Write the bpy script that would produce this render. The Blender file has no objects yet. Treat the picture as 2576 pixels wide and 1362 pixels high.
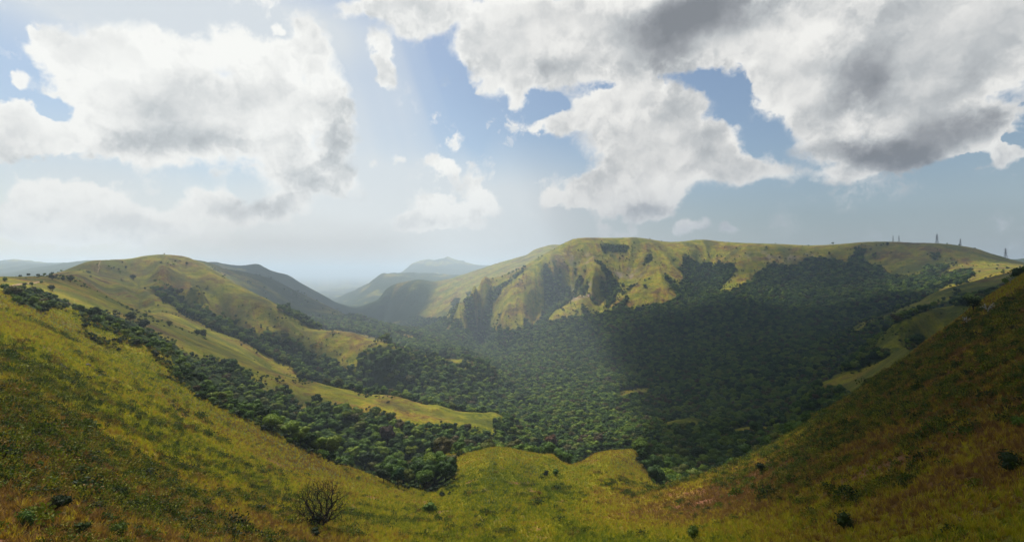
import bpy, bmesh, math, random
import numpy as np
from mathutils import Vector, Matrix
R = math.radians
random.seed(7)
rng = np.random.default_rng(7)
scene = bpy.context.scene
col = scene.collection

# ------------------------------------------------------------------ camera, light, sky
CZ = 400.0                                   # height of the drone above datum
cam_d = bpy.data.cameras.new('camera'); cam_d.sensor_width = 36; cam_d.lens = 18
cam_d.clip_start = 0.5; cam_d.clip_end = 120000
cam = bpy.data.objects.new('camera', cam_d); col.objects.link(cam)
cam.location = (0, 0, CZ); cam.rotation_euler = (R(90), 0, 0)
scene.camera = cam

SUN_AZ, SUN_EL = -34.0, 55.0                 # degrees, azimuth clockwise from the view direction
SUN = np.array([math.sin(R(SUN_AZ))*math.cos(R(SUN_EL)), math.cos(R(SUN_AZ))*math.cos(R(SUN_EL)), math.sin(R(SUN_EL))])
sd = bpy.data.lights.new('sun', 'SUN'); sd.energy = 5.0; sd.angle = R(0.6); sd.color = (1.0, 0.93, 0.80)
so = bpy.data.objects.new('sun', sd); col.objects.link(so)
so.rotation_euler = Vector(SUN).to_track_quat('Z', 'Y').to_euler()

scene.view_settings.view_transform = 'Standard'; scene.view_settings.look = 'None'
scene.view_settings.exposure = 0.55; scene.view_settings.gamma = 1.0
scene.view_settings.use_curve_mapping = False
scene.cycles.use_denoising = True
scene.cycles.max_bounces = 5; scene.cycles.diffuse_bounces = 2; scene.cycles.glossy_bounces = 1
scene.cycles.volume_bounces = 0; scene.cycles.transparent_max_bounces = 24
scene.cycles.sample_clamp_indirect = 4.0

class NT:
    """small helper for node trees"""
    def __init__(s, t): s.t = t; s.l = t.links
    def n(s, typ, **kw):
        nd = s.t.nodes.new(typ)
        for k, v in kw.items(): setattr(nd, k, v)
        return nd
    def put(s, sock, v):
        if hasattr(v, 'is_linked') or isinstance(v, bpy.types.NodeSocket): s.l.new(v, sock)
        elif v is not None: sock.default_value = v
    def m(s, op, a, b=None, c=None, clamp=False):
        nd = s.n('ShaderNodeMath', operation=op); nd.use_clamp = clamp
        for i, v in enumerate((a, b, c)):
            if v is not None: s.put(nd.inputs[i], v)
        return nd.outputs[0]
    def v(s, op, a, b=None, c=None, out=0):
        nd = s.n('ShaderNodeVectorMath', operation=op)
        for i, v in enumerate((a, b, c)):
            if v is not None: s.put(nd.inputs[i], v)
        return nd.outputs[out]
    def noise(s, vec, scale, detail=3, rough=.5, lac=2.0, out='Fac', dist=0):
        nd = s.n('ShaderNodeTexNoise'); s.put(nd.inputs['Vector'], vec)
        nd.inputs['Scale'].default_value = scale; nd.inputs['Detail'].default_value = detail
        nd.inputs['Roughness'].default_value = rough; nd.inputs['Lacunarity'].default_value = lac
        nd.inputs['Distortion'].default_value = dist
        return nd.outputs[out]
    def mix(s, f, a, b, blend='MIX'):
        nd = s.n('ShaderNodeMix', data_type='RGBA', blend_type=blend)
        s.put(nd.inputs[0], f); s.put(nd.inputs[6], a); s.put(nd.inputs[7], b)
        return nd.outputs[2]
    def mr(s, x, a, b, c=0.0, d=1.0, smooth=True):
        nd = s.n('ShaderNodeMapRange'); nd.interpolation_type = 'SMOOTHSTEP' if smooth else 'LINEAR'
        for i, v in enumerate((x, a, b, c, d)): s.put(nd.inputs[i], v)
        return nd.outputs[0]

def P2dir(px, py):
    v = np.array([(px-1288)/1288.0, 1.0, (681-py)/1288.0]); return v/np.linalg.norm(v)
def P2ae(px, py):
    d = P2dir(px, py); return math.atan2(d[0], d[1]), math.asin(d[2])

def build_world():
    w = bpy.data.worlds.new('World'); scene.world = w; w.use_nodes = True
    w.node_tree.nodes.clear(); t = NT(w.node_tree)
    geo = t.n('ShaderNodeTexCoord').outputs['Generated']
    sky = t.n('ShaderNodeTexSky', sky_type='NISHITA'); sky.sun_disc = False
    sky.sun_elevation = R(SUN_EL); sky.sun_rotation = R(SUN_AZ); sky.air_density = 1.3; sky.dust_density = 2.0
    sky.altitude = 900
    sep = t.n('ShaderNodeSeparateXYZ'); t.put(sep.inputs[0], geo)
    X, Y, Z = sep.outputs
    az = t.m('ARCTAN2', X, Y); el = t.m('ARCSINE', Z)
    # warp the layout coordinates with turbulence so cloud outlines billow
    wv = t.noise(geo, 5.0, 6, .62, out='Color')
    wv2 = t.noise(geo, 26.0, 4, .6, out='Color')
    ws = t.n('ShaderNodeSeparateXYZ'); t.put(ws.inputs[0], wv)
    ws2 = t.n('ShaderNodeSeparateXYZ'); t.put(ws2.inputs[0], wv2)
    azw = t.m('ADD', t.m('MULTIPLY_ADD', ws.outputs[0], .10, -.05), t.m('ADD', az, t.m('MULTIPLY_ADD', ws2.outputs[0], .035, -.0175)))
    elw = t.m('ADD', t.m('MULTIPLY_ADD', ws.outputs[1], .08, -.04), t.m('ADD', el, t.m('MULTIPLY_ADD', ws2.outputs[1], .03, -.015)))
    def comb(x):
        c = t.n('ShaderNodeCombineXYZ')
        for i in range(3): t.put(c.inputs[i], x)
        return c.outputs[0]
    def field(blobs, A, E):
        tot = None
        blobs = list(blobs)
        while len(blobs) % 3: blobs.append((1288, 400, 50, 50, 0, 0))
        for k in range(0, len(blobs), 3):
            rows = []
            for (cx, cy, rx, ry, ang, wt) in blobs[k:k+3]:
                a0, e0 = P2ae(cx, cy)
                a1, _ = P2ae(cx+1, cy); _, e1 = P2ae(cx, cy-1)
                sx = 1/(rx*max(1e-5, a1-a0)); sy = 1/(ry*max(1e-5, e1-e0))
                c, s_ = math.cos(R(ang)), math.sin(R(ang))
                # d = ((a-a0)c + (e-e0)s)*sx ; f = (-(a-a0)s + (e-e0)c)*sy
                rows.append((c*sx, s_*sx, -(a0*c+e0*s_)*sx, -s_*sy, c*sy, (a0*s_-e0*c)*sy, wt))
            q = list(zip(*rows))
            d = t.v('MULTIPLY_ADD', A, q[0], t.v('MULTIPLY_ADD', E, q[1], q[2]))
            f = t.v('MULTIPLY_ADD', A, q[3], t.v('MULTIPLY_ADD', E, q[4], q[5]))
            g = t.v('MULTIPLY_ADD', f, f, t.v('MULTIPLY', d, d))
            h = t.v('MAXIMUM', t.v('SUBTRACT', (1, 1, 1), g), (0, 0, 0))
            o = t.v('DOT_PRODUCT', t.v('MULTIPLY', h, h), q[6], out=1)
            tot = o if tot is None else t.m('ADD', tot, o)
        return tot
    A, E = comb(azw), comb(elw)
    CL = [  # outline puffs of the clouds: centre, half-widths, tilt, weight
        (170,150,110,80,0,.9),(290,130,150,80,0,.9),(440,110,150,70,0,.9),(590,115,160,75,0,.9),(700,150,120,80,0,.8),
        (790,110,75,90,15,.9),(500,230,430,150,0,1.3),(250,260,200,100,0,.9),(820,250,110,140,0,1.0),(860,340,75,120,0,.9),
        (760,430,150,110,0,1.0),(690,510,130,55,12,.9),(870,450,60,60,0,.8),(560,330,360,120,0,1.2),(700,250,150,110,0,.8),(300,350,240,80,0,.9),
        (945,135,42,80,-8,1.0),(965,190,40,45,0,.7),(40,300,110,70,0,1.0),(110,350,110,60,15,1.0),(20,370,120,60,0,.9),
        (60,205,45,40,0,.6),(700,65,26,22,0,.6),(95,95,22,22,0,.5),(150,272,70,42,0,-.9),
        (110,500,130,70,0,1.0),(250,500,140,75,0,1.1),(390,550,180,55,0,1.0),(520,510,100,60,0,1.1),(590,540,90,60,0,1.0),(300,580,400,55,0,1.0),(20,550,100,55,0,.9),
        (960,15,170,55,10,1.3),(1090,45,150,70,20,1.4),(1200,95,120,75,30,1.3),(1320,60,200,90,0,1.2),(1400,70,280,120,10,1.3),(1400,175,170,75,15,.8),(1750,50,380,170,0,1.4),
        (1230,130,110,70,30,1.1),(1290,180,130,70,30,1.1),(1450,180,190,70,10,.8),(1640,130,220,90,0,.9),(1900,130,220,120,0,1.0),(2130,210,330,170,0,1.4),
        (2430,110,330,230,0,1.6),(2250,50,220,110,0,1.0),(2520,40,150,120,0,1.0),(2330,260,220,120,0,.9),(2050,330,130,110,0,1.0),(2250,380,260,75,0,1.1),(2440,330,200,90,0,1.2),(1960,200,120,110,-30,.8),
        (2530,395,70,45,30,.8),(1295,245,38,50,0,.7),(2080,440,110,30,0,.6),(2290,410,90,30,0,.5),(2560,360,40,28,0,-.8),(2440,408,50,22,0,-.4),
        (1600,225,70,65,0,1.1),(1510,270,130,60,20,1.1),(1400,320,100,36,12,.9),(1650,310,170,120,0,1.3),(1560,350,150,70,0,1.0),(1560,430,110,60,0,.9),(1720,280,70,75,-40,.9),
        (1690,390,170,120,0,1.3),(1790,370,100,90,-35,1.2),(1830,420,110,70,-20,1.0),(1500,470,110,60,0,.9),(1410,495,80,28,0,.7),(1620,500,160,70,0,1.0),(1880,430,110,60,0,.9),(1960,440,70,40,0,.6),
        (1850,265,45,75,-20,-1.5),(1905,350,35,50,-10,-1.4),(1780,210,60,30,-20,-.8),(1390,265,90,26,-12,-.9),(2110,20,170,70,0,.9),(1320,215,60,30,0,.4),(1370,410,70,40,0,-.6),
        (1000,555,110,38,0,.8),(1090,535,130,55,0,.85),(1220,520,80,55,0,.85),(1130,570,190,30,0,.6),(1110,430,70,32,-25,.6),(1010,402,35,14,-5,.6),(945,410,20,14,0,.5),
        (1720,570,48,32,0,.8),(1770,572,40,26,0,.7),(1845,583,45,20,0,.7)]
    dens = field(CL, A, E)
    # everywhere else the same broken cloud goes on
    big = t.noise(geo, 2.2, 3, .5)
    infr = field([(1288, 400, 1900, 900, 0, 1.0)], comb(az), comb(el))
    outm = t.mr(infr, 0.0, .12, 1.0, 0.0)
    dens = t.m('ADD', dens, t.m('MULTIPLY', t.m('MULTIPLY', outm, t.mr(Z, .02, .2)), t.m('MULTIPLY_ADD', big, 5.0, -2.15)))
    # fractal break-up: rounded billows plus fine wisps
    sunv = tuple(SUN)
    def billow(vec, scale, detail):
        nd = t.n('ShaderNodeTexVoronoi', feature='F1'); t.put(nd.inputs['Vector'], vec); nd.inputs['Scale'].default_value = scale
        nd.inputs['Detail'].default_value = detail; nd.inputs['Roughness'].default_value = .55; nd.inputs['Lacunarity'].default_value = 2.2
        return nd.outputs['Distance']
    wn = t.v('ADD', geo, t.v('MULTIPLY_ADD', wv2, (.06, .06, .06), (-.03, -.03, -.03)))
    B1 = billow(wn, 11.0, 3.0); B2 = billow(t.v('ADD', wn, (-.012, .0, .022)), 11.0, 2.0)
    det = t.noise(wn, 9.0, 9, .60, 2.1); fine = t.noise(wn, 38.0, 7, .62)
    D = t.m('ADD', t.m('MULTIPLY', dens, 1.7), t.m('MULTIPLY_ADD', B1, -1.0, 1.05))
    D = t.m('ADD', D, t.m('MULTIPLY_ADD', det, 1.1, -.52))
    D = t.m('ADD', D, t.m('MULTIPLY_ADD', fine, .32, -.16))
    softn = t.mr(t.noise(geo, 3.1, 2, .5), .40, .60, .45, 1.1)
    alpha = t.mr(D, .20, t.m('ADD', softn, .20))
    SH = [(850,330,80,140,0,.3),(1600,300,150,60,0,.25),(1250,120,120,60,30,.2),(130,540,120,30,0,.25),(540,540,120,30,0,.25),(1100,560,120,25,0,.15),(450,365,260,60,0,.70),(420,290,140,60,0,.35),(660,530,130,45,12,.95),(780,470,90,60,0,.5),(60,385,150,40,0,.55),(240,380,140,40,0,.4),
          (1740,40,290,110,0,1.25),(2180,210,150,120,30,.85),(2220,390,230,60,-8,1.05),(2390,320,260,80,15,.8),(2050,300,120,60,0,.3),
          (1640,535,150,40,0,.6),(1740,360,90,100,-20,.35),(1390,150,120,50,0,.35),(300,550,220,40,0,.3),(1600,150,200,80,0,.55),
          (1500,350,90,40,0,.25),(520,240,180,60,0,.3),(2050,110,90,70,0,-.6),(1980,160,80,50,0,-.3),(2560,200,100,150,0,-.3)]
    A2 = comb(t.m('MULTIPLY_ADD', ws.outputs[2], .14, t.m('ADD', az, -.07))); E2 = comb(t.m('MULTIPLY_ADD', ws.outputs[0], .10, t.m('ADD', el, -.05)))
    shade = field(SH, A2, E2)
    shade = t.m('ADD', shade, t.m('MULTIPLY', outm, .45))
    relief = t.m('SUBTRACT', B2, B1)
    thick = t.mr(D, .3, 2.6)
    g = t.m('ADD', t.m('MULTIPLY', shade, .62), t.m('MULTIPLY', thick, .22))
    g = t.m('ADD', g, t.m('MULTIPLY', relief, t.m('MULTIPLY_ADD', thick, -.35, .60)))
    g = t.m('ADD', g, t.m('MULTIPLY_ADD', t.noise(geo, 6.0, 3, .45), .8, -.40))
    sun_d = t.v('DOT_PRODUCT', geo, sunv, out=1)
    side = t.mr(az, -.75, .75, -.06, .14, False)
    g = t.m('ADD', t.m('ADD', g, side), .06)
    ramp = t.n('ShaderNodeValToRGB'); t.put(ramp.inputs[0], g)
    e = ramp.color_ramp.elements
    e[0].position = 0.0; e[0].color = (.99, .985, .95, 1)
    e[1].position = 1.0; e[1].color = (.255, .275, .30, 1)
    for p_, c_ in ((.22, (.86, .86, .84, 1)), (.5, (.56, .585, .60, 1)), (.75, (.37, .39, .415, 1))):
        x = e.new(p_); x.color = c_
    cloud = ramp.outputs[0]
    # clear sky: Nishita, lifted towards white by thin veil near the sun's side
    base = t.v('MULTIPLY', sky.outputs[0], (.10, .10, .10))
    veil = field([(450,20,800,160,0,.8),(1200,480,500,160,0,.5),(300,60,700,160,0,.6),(900,330,260,420,0,.7),(1000,600,900,230,0,1.1),(700,40,300,150,0,.4),(200,450,400,200,0,.5),(1500,640,500,60,0,.25)], comb(az), comb(el))
    # faint crepuscular streaks radiating from the sun
    S = Vector(SUN); U = S.cross(Vector((0, 0, 1))).normalized(); V = S.cross(U)
    uu = t.v('DOT_PRODUCT', geo, tuple(U), out=1); vv = t.v('DOT_PRODUCT', geo, tuple(V), out=1)
    ang = t.m('ARCTAN2', uu, vv)
    cc = t.n('ShaderNodeCombineXYZ'); t.put(cc.inputs[0], ang); t.put(cc.inputs[1], t.m('MULTIPLY', sun_d, .05))
    st = t.noise(cc.outputs[0], 9.0, 2, .5)
    stm = field([(1080,300,260,420,20,1.0),(800,560,300,300,0,.6)], comb(az), comb(el))
    veil = t.m('ADD', veil, t.m('MULTIPLY', stm, t.m('MULTIPLY_ADD', st, 1.5, -.75)))
    veil = t.m('MINIMUM', t.m('MAXIMUM', veil, 0.0), .85)
    clear = t.mix(veil, base, (.74, .78, .80, 1))
    colr = t.mix(alpha, clear, cloud)
    # low haze band swallows everything near the horizon
    hz = t.mr(Z, 0.0, .22, 1.0, 0.0)
    hcol = t.mix(t.mr(az, -.5, .6), (.82, .80, .77, 1), (.30, .40, .52, 1))
    colr = t.mix(t.m('MULTIPLY', hz, .62), colr, hcol)
    bg = t.n('ShaderNodeBackground'); t.put(bg.inputs[0], colr); bg.inputs[1].default_value = 0.64
    out = t.n('ShaderNodeOutputWorld'); t.l.new(bg.outputs[0], out.inputs[0])
    w.cycles.sampling_method = 'MANUAL'; w.cycles.sample_map_resolution = 512
build_world()

# ------------------------------------------------------------------ noise helpers
PERM = rng.permutation(4096).astype(np.int64)
GRAD = rng.normal(size=(4096, 2)); GRAD /= np.linalg.norm(GRAD, axis=1)[:, None]
def perlin(x, y):
    xi = np.floor(x).astype(np.int64); yi = np.floor(y).astype(np.int64)
    xf = x-xi; yf = y-yi
    def g(ix, iy, dx, dy):
        h = PERM[(PERM[ix & 4095] + iy) & 4095]
        return GRAD[h, 0]*dx + GRAD[h, 1]*dy
    u = xf*xf*xf*(xf*(xf*6-15)+10); v = yf*yf*yf*(yf*(yf*6-15)+10)
    a = g(xi, yi, xf, yf); b = g(xi+1, yi, xf-1, yf); c = g(xi, yi+1, xf, yf-1); d = g(xi+1, yi+1, xf-1, yf-1)
    return (a+(b-a)*u)*(1-v) + (c+(d-c)*u)*v
def fbm(x, y, s, o=4, g=.5):
    t = 0; a = 1; n = 0
    for k in range(o):
        t = t + a*perlin(x/s+17.3*k, y/s-9.1*k); n += a; a *= g; s = s/2.03
    return t/n

# ------------------------------------------------------------------ the terrain: one sheet, controlled by its ridge and valley lines
# every line is a list of points (px, py, distance along the view)
LINES = [
 # our own hillside, a bowl: lower edge and flanks
 [(0,1362,25),(300,1362,33),(600,1362,47),(900,1362,66),(1100,1362,82),(1300,1362,92),(1500,1362,88),(1800,1362,62),(2100,1362,42),(2400,1362,30),(2576,1362,26)],
 [(0,1000,52),(150,1080,54),(300,1180,56),(500,1270,60)],
 [(0,850,88),(150,930,90),(300,1000,94),(450,1090,98),(650,1200,98),(850,1300,92)],
 [(300,900,138),(450,985,138),(600,1085,138),(760,1190,136),(900,1240,132),(1050,1290,125)],
 [(0,742,150),(68,768,152),(130,797,156)],
 [(164,830,152),(240,875,150),(300,905,150)],
 [(154,777,200),(250,792,200),(297,816,196),(359,837,190),(410,868,185),(455,905,180),(506,973,175),(581,1018,172),(650,1052,170),(720,1095,168),(806,1148,168),(881,1178,168),(946,1205,168),(1021,1228,170),(1090,1237,172)],
 # hillock with shrubs
 [(-200,700,190),(0,725,205),(60,742,215),(110,745,240)], [(-200,690,330),(0,697,330),(51,699,340),(100,700,350),(126,697,365),(150,697,380),(178,695,420)],
 [(-200,745,450),(0,750,450),(90,745,480),(150,735,600)],
 [(-200,745,900),(0,742,800),(100,738,900),(160,728,1000)],
 # gully behind the left flank
 [(200,792,250),(300,832,245),(359,862,240),(410,895,238),(455,935,236),(506,1005,233),(581,1065,230),(650,1105,228),(720,1150,226),(806,1195,225),(900,1222,225),(1000,1242,228),(1075,1225,240),(1150,1185,270),(1200,1150,305),(1260,1120,350)],
 # near spur S1
 [(253,690,790),(300,715,700),(359,745,620),(430,785,540),(490,825,500),(557,861,475),(620,895,455),(681,932,440),(755,953,430),(823,969,420),(878,980,416),(919,993,414),(946,992,414),(994,996,415),(1062,1015,418),(1097,1018,418),(1151,1035,420),(1206,1037,425),(1247,1037,430),(1274,1054,430)],
 [(681,948,520),(755,975,512),(823,995,505),(919,1015,500),(994,1025,510),(1097,1045,520),(1206,1065,520),(1290,1085,520)],
 # S1 face
 [(300,760,400),(420,830,360),(540,900,340),(640,960,330),(760,1010,330),(880,1045,330),(1000,1080,330),(1120,1100,340)],
 # folds of the grassy peak's long face
 [(395,668,850),(410,697,765),(450,722,730),(495,746,700),(535,782,670),(585,815,650)],
 [(372,670,880),(392,700,800),(425,735,755),(458,765,722)],
 [(455,670,900),(478,706,820),(533,758,765),(581,788,740),(649,815,715),(700,828,700)],
 [(500,690,860),(560,735,790),(630,772,755),(700,808,735),(750,835,715)],
 [(640,800,745),(700,825,728),(760,850,722),(820,880,700)],
 [(300,690,820),(330,730,720),(370,775,600)],[(270,700,760),(290,740,650),(330,790,520)],
 # spur S2
 [(359,727,690),(401,748,640),(442,772,620),(493,799,610),(561,833,590),(613,857,580),(664,885,570),(715,912,565),(749,929,560),(790,955,570)],
 [(401,752,720),(442,778,700),(493,803,690),(561,840,680),(613,864,670),(664,893,660),(749,938,640),(830,965,640),(915,975,640),(1000,1000,640)],
 # left main ridge L3 and its descending crest
 [(178,695,620),(205,673,780),(232,656,830),(253,654,850),(328,654,900),(355,650,900),(386,644,920),(417,641,930),(458,645,940),(476,652,930),(510,669,900),(561,700,870),(613,724,850),(681,758,820),(749,799,790),(801,830,770),(835,833,755),(857,834,752),(898,839,750),(943,857,752),(994,874,760),(1011,880,770),(1062,890,790),(1117,903,800),(1165,903,800),(1226,921,810)],
 [(250,700,1300),(417,690,1300),(510,712,1200),(613,760,1080),(681,790,1020),(749,835,990),(801,860,960),(857,872,940),(943,895,930),(994,908,930),(1117,928,950),(1226,945,960)],
 [(860,900,640),(930,930,640),(1000,930,660)],[(720,880,700),(800,915,690)],
 # L4 ridge behind, lower spurs
 [(476,654,1400),(510,656,1450),(544,666,1500),(561,676,1550),(613,683,1650),(681,700,1700),(749,734,1750),(800,757,1850),(852,782,1950)],
 [(755,792,1450),(864,810,1400),(908,798,1500),(953,820,1400),(994,832,1330),(1035,846,1280),(1076,858,1250)],
 [(780,815,1200),(870,838,1150),(960,862,1120),(1060,880,1100)],
 [(480,680,1900),(561,700,2100),(613,710,2200),(681,725,2300),(749,760,2350),(852,795,2400)],
 # L5 blue ridge
 [(500,661,2500),(547,659,2600),(596,673,2650),(623,671,2650),(646,664,2700),(681,683,2750),(728,695,2800),(769,722,2850),(818,742,3000),(857,764,3200),(890,780,3300)],
 [(500,690,3400),(646,705,3600),(769,735,3700),(857,772,4000)],
 # far hills on the left
 [(-200,658,5000),(0,659,5000),(58,657,5000),(92,661,5000),(126,669,5000),(200,672,5200),(300,680,5200)],
 [(20,688,3200),(68,678,3200),(120,674,3200),(171,662,3200),(232,655,3200),(300,660,3200)],[(0,720,2000),(120,715,2000),(250,720,2000)],
 # valley floor
 [(1300,1085,430),(1400,1040,560),(1450,1000,720),(1400,950,950),(1340,915,1120),(1250,870,1500),(1180,842,1800),(1100,812,2200),(1020,795,2700),(950,778,3300),(880,762,4200),(850,756,5000)],
 [(1150,1010,620),(1220,985,720),(1270,960,860)], [(1000,880,1000),(1100,895,1000),(1180,905,1000)],
 [(950,830,1800),(1050,830,1800)],
 # centre hill C1, C2 and the hollow
 [(1090,1136,235),(1120,1143,222),(1155,1153,208),(1190,1138,209),(1233,1125,212),(1278,1126,214),(1308,1136,214),(1349,1145,214),(1390,1146,216)],
 [(1438,1187,192),(1466,1160,208),(1493,1141,225),(1534,1133,235),(1589,1130,240),(1613,1140,240)],
 [(1155,1190,285),(1233,1165,300),(1300,1165,300),(1390,1170,300),(1440,1185,290),(1534,1168,320),(1613,1170,320)],
 [(1400,1170,225),(1420,1190,228),(1445,1195,232)],[(1340,1200,180),(1400,1205,180)],
 [(1200,1200,165),(1300,1185,172)],[(1150,1280,124),(1300,1280,124),(1500,1280,122)],[(1500,1200,168),(1580,1190,185)],
 [(1640,1195,220),(1648,1240,150)],
 # right flank edge R0
 [(1653,1229,146),(1726,1207,145),(1818,1178,145),(1927,1134,148),(1964,1109,150),(2022,1076,150),(2092,1025,152),(2146,992,153),(2219,939,155),(2274,907,155),(2311,874,156),(2347,845,157),(2409,805,158),(2439,779,160),(2475,754,160),(2512,728,162),(2548,703,163),(2576,686,165),(2700,610,170),(2900,500,180)],
 [(1690,1260,195),(1726,1248,200),(1818,1220,210),(1927,1180,215),(2022,1120,220),(2146,1035,230),(2219,985,240),(2311,920,250),(2409,855,260),(2512,785,280),(2576,745,290),(2700,680,300),(2900,590,320)],
 [(1700,1290,108),(1850,1240,105),(2000,1170,103),(2120,1085,104),(2250,990,104),(2400,880,104),(2576,775,106),(2800,680,110)],
 [(1900,1310,70),(2100,1200,66),(2250,1100,66),(2400,1010,66),(2576,900,68),(2800,800,70)],[(2400,1200,42),(2576,1090,44),(2750,1000,46)],
 # woods beyond R0
 [(1671,1065,420),(1744,1047,420),(1788,1061,415)],[(1700,1085,500),(1800,1080,500)],
 [(1829,1080,385),(1891,1072,385),(1956,1074,380),(2018,1076,375)],[(1680,1120,330),(1790,1115,320)],[(1900,1090,450),(2000,1085,450)],
 [(2055,969,440),(2092,955,430),(2125,937,420),(2165,929,410),(2219,907,395),(2256,885,380),(2300,858,370)],
 [(2055,985,500),(2125,960,500),(2200,925,500)],[(2000,1030,400),(2080,1000,380)],
 # R1 mound
 [(2187,878,480),(2212,856,470),(2238,827,465),(2274,805,460),(2311,787,460),(2347,776,460),(2384,774,460),(2439,768,440),(2500,745,430),(2576,715,425),(2750,680,420)],
 [(2187,892,560),(2238,850,560),(2311,812,560),(2384,797,560),(2439,788,560),(2576,745,560)],
 [(2384,780,460),(2350,814,438),(2318,844,424),(2290,884,408)],[(2345,785,448),(2300,830,422),(2262,872,404)],
 # R2 spur
 [(2135,831,800),(2165,812,780),(2205,798,770),(2256,779,755),(2311,761,750),(2347,739,755),(2384,725,760),(2439,710,770),(2512,694,800),(2576,675,820),(2750,655,850)],
 [(2125,838,900),(2165,820,890),(2205,807,890),(2256,790,890),(2311,770,890),(2370,744,890)],
 # mountain M: crest and flank spurs
 [(1401,621,2000),(1421,610,2000),(1455,600,2000),(1507,603,2000),(1558,608,1980),(1602,604,1960),(1635,609,1950),(1672,617,1940),(1704,622,1900),(1763,622,1870),(1818,622,1850),(1876,620,1800),(1927,624,1750),(1964,630,1720),(2026,633,1680),(2073,628,1640),(2146,622,1560),(2205,619,1510),(2249,617,1480),(2293,620,1450),(2322,617,1420),(2366,616,1400),(2417,619.5,1380),(2457,626,1350),(2493,641,1320),(2530,652,1300),(2576,661,1280),(2750,690,1250)],
 [(1370,639,1950),(1336,658,1880),(1302,679,1820),(1250,708,1750),(1199,737,1700),(1148,771,1650),(1134,815,1620)],
 [(1430,640,1860),(1415,680,1730),(1370,715,1650),(1310,755,1570),(1250,800,1500)],[(1445,690,1750),(1395,732,1660),(1340,778,1580)],
 [(1640,640,1830),(1665,675,1700),(1660,700,1620),(1600,735,1560),(1530,775,1480)],
 [(1500,640,1850),(1515,680,1710),(1480,730,1590),(1400,775,1490)],[(1580,650,1840),(1590,690,1750),(1540,730,1660),(1460,775,1570)],
 [(1760,650,1830),(1785,680,1760),(1790,715,1640),(1780,745,1500)],[(1840,645,1740),(1870,680,1600),(1850,715,1520),(1815,745,1420)],
 [(1950,665,1640),(2000,700,1550),(2020,760,1350)],[(2200,660,1420),(2180,700,1330)],[(2330,660,1300),(2310,700,1180),(2240,750,1020)],
 [(2450,670,1200),(2400,700,1080)],[(2480,690,950)],
 [(1600,800,1420),(1700,850,1250),(1800,800,1320)],[(1600,950,950),(1750,930,900)],[(1500,860,1300)],[(1700,1000,750),(1880,1000,620)],[(1900,900,860),(2000,900,800),(2080,890,740)],[(2000,830,1100),(2080,820,1020)],
 [(2100,640,2100),(2246,632,2000),(2350,635,1800)],
 [(1455,625,2600),(1600,640,2600),(1800,650,2500),(2000,655,2400),(2150,645,2400),(2366,640,1900),(2440,650,1800),(2520,675,1700),(2650,690,1700)],[(2200,640,3200),(2300,650,3000)],
 [(2565,654,2600),(2600,650,2600),(2700,640,2600)],
 # M2, M3, M4 farther and farther
 [(1430,618,2900),(1384,618,3000),(1349,628,3000),(1322,643,3000),(1267,657,3000),(1216,672,3000),(1165,692,3000),(1131,704,3000),(1097,716,3000),(1049,713,3000),(1021,723,3050),(994,730,3100),(950,752,3150),(915,770,3200)],
 [(1370,668,2350),(1302,700,2200),(1250,728,2080),(1199,752,1960),(1155,785,1850)],[(1180,725,2500),(1120,760,2500),(1060,790,2500)],
 [(1384,660,3800),(1216,695,3800),(1097,735,3800),(994,752,3900)],
 [(857,747,5000),(891,737,5000),(926,716,5000),(960,687,5000),(994,686,5000),(1030,683,5000),(1100,690,5000),(1200,695,5000)],
 [(900,745,6200),(1000,712,6500),(1150,705,6500)],
 [(1000,690,8000),(1014,681,8000),(1035,663,8000),(1079,651,8000),(1097,651,8000),(1118,645,8000),(1127,642,8000),(1138,648,8000),(1150,653,8000),(1158,653,8000),(1185,667,8000),(1216,668,8000),(1300,675,8000)],
 [(1000,720,9500),(1150,715,9500)],
 [(-200,718,11000),(600,718,11000),(1300,718,11000),(2000,718,11000),(2800,718,11000)],
 [(350,735,6500),(550,735,6500),(750,740,6500)],[(1500,700,5000),(1900,700,5000),(2400,700,5000)],
]
# ground outside the frame: (azimuth deg, range, height relative to camera)
WIDE = []
for a in (-58, -72, -90): WIDE += [(a,4,-11),(a,14,-10.5),(a,35,-9.5),(a,80,-9),(a,160,-5),(a,260,-5),(a,420,-22),(a,900,-45),(a,2500,-70),(a,6000,-150),(a,11500,-300)]
for a in (58, 72, 90): WIDE += [(a,4,-11),(a,14,-9),(a,35,-5),(a,80,6),(a,160,26),(a,260,30),(a,420,25),(a,900,35),(a,1500,50),(a,2600,60),(a,6000,-100),(a,11500,-300)]
for a in (115, 140, 165, -115, -140, -165, 180, -180): WIDE += [(a,4,-10.5),(a,14,-8),(a,35,0),(a,80,12),(a,160,28),(a,400,45),(a,900,50),(a,2600,10),(a,6000,-100),(a,11500,-300)]
for a in (-40, -20, 0, 20, 40): WIDE += [(a,4,-11),(a,10,-12.8)]
for a in (-15, 0, 15): WIDE += [(a,25,-21),(a,45,-30.5)]
WIDE += [(-30,20,-15.5),(30,20,-15.5),(-45,18,-11.8),(45,18,-11.5)]
def densify(L, step=26.0):
    out = []
    for (a, b) in zip(L[:-1], L[1:]):
        n = max(1, int(math.ceil(math.hypot(b[0]-a[0], b[1]-a[1])/step)))
        for k in range(n):
            f = k/n; out.append((a[0]+(b[0]-a[0])*f, a[1]+(b[1]-a[1])*f, math.exp(math.log(a[2])+(math.log(b[2])-math.log(a[2]))*f)))
    out.append(L[-1]); return out
pts = []
for L in LINES:
    for (px, py, Yd) in densify(L):
        x = (px-1288)/1288*Yd; z = (681-py)/1288*Yd; r = math.hypot(x, Yd)
        pts.append((math.atan2(x, Yd), math.log(r), z/r))
for (a, r, z) in WIDE: pts.append((R(a), math.log(r), z/r))
pts = np.array(pts)
KA = 2.6
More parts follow.
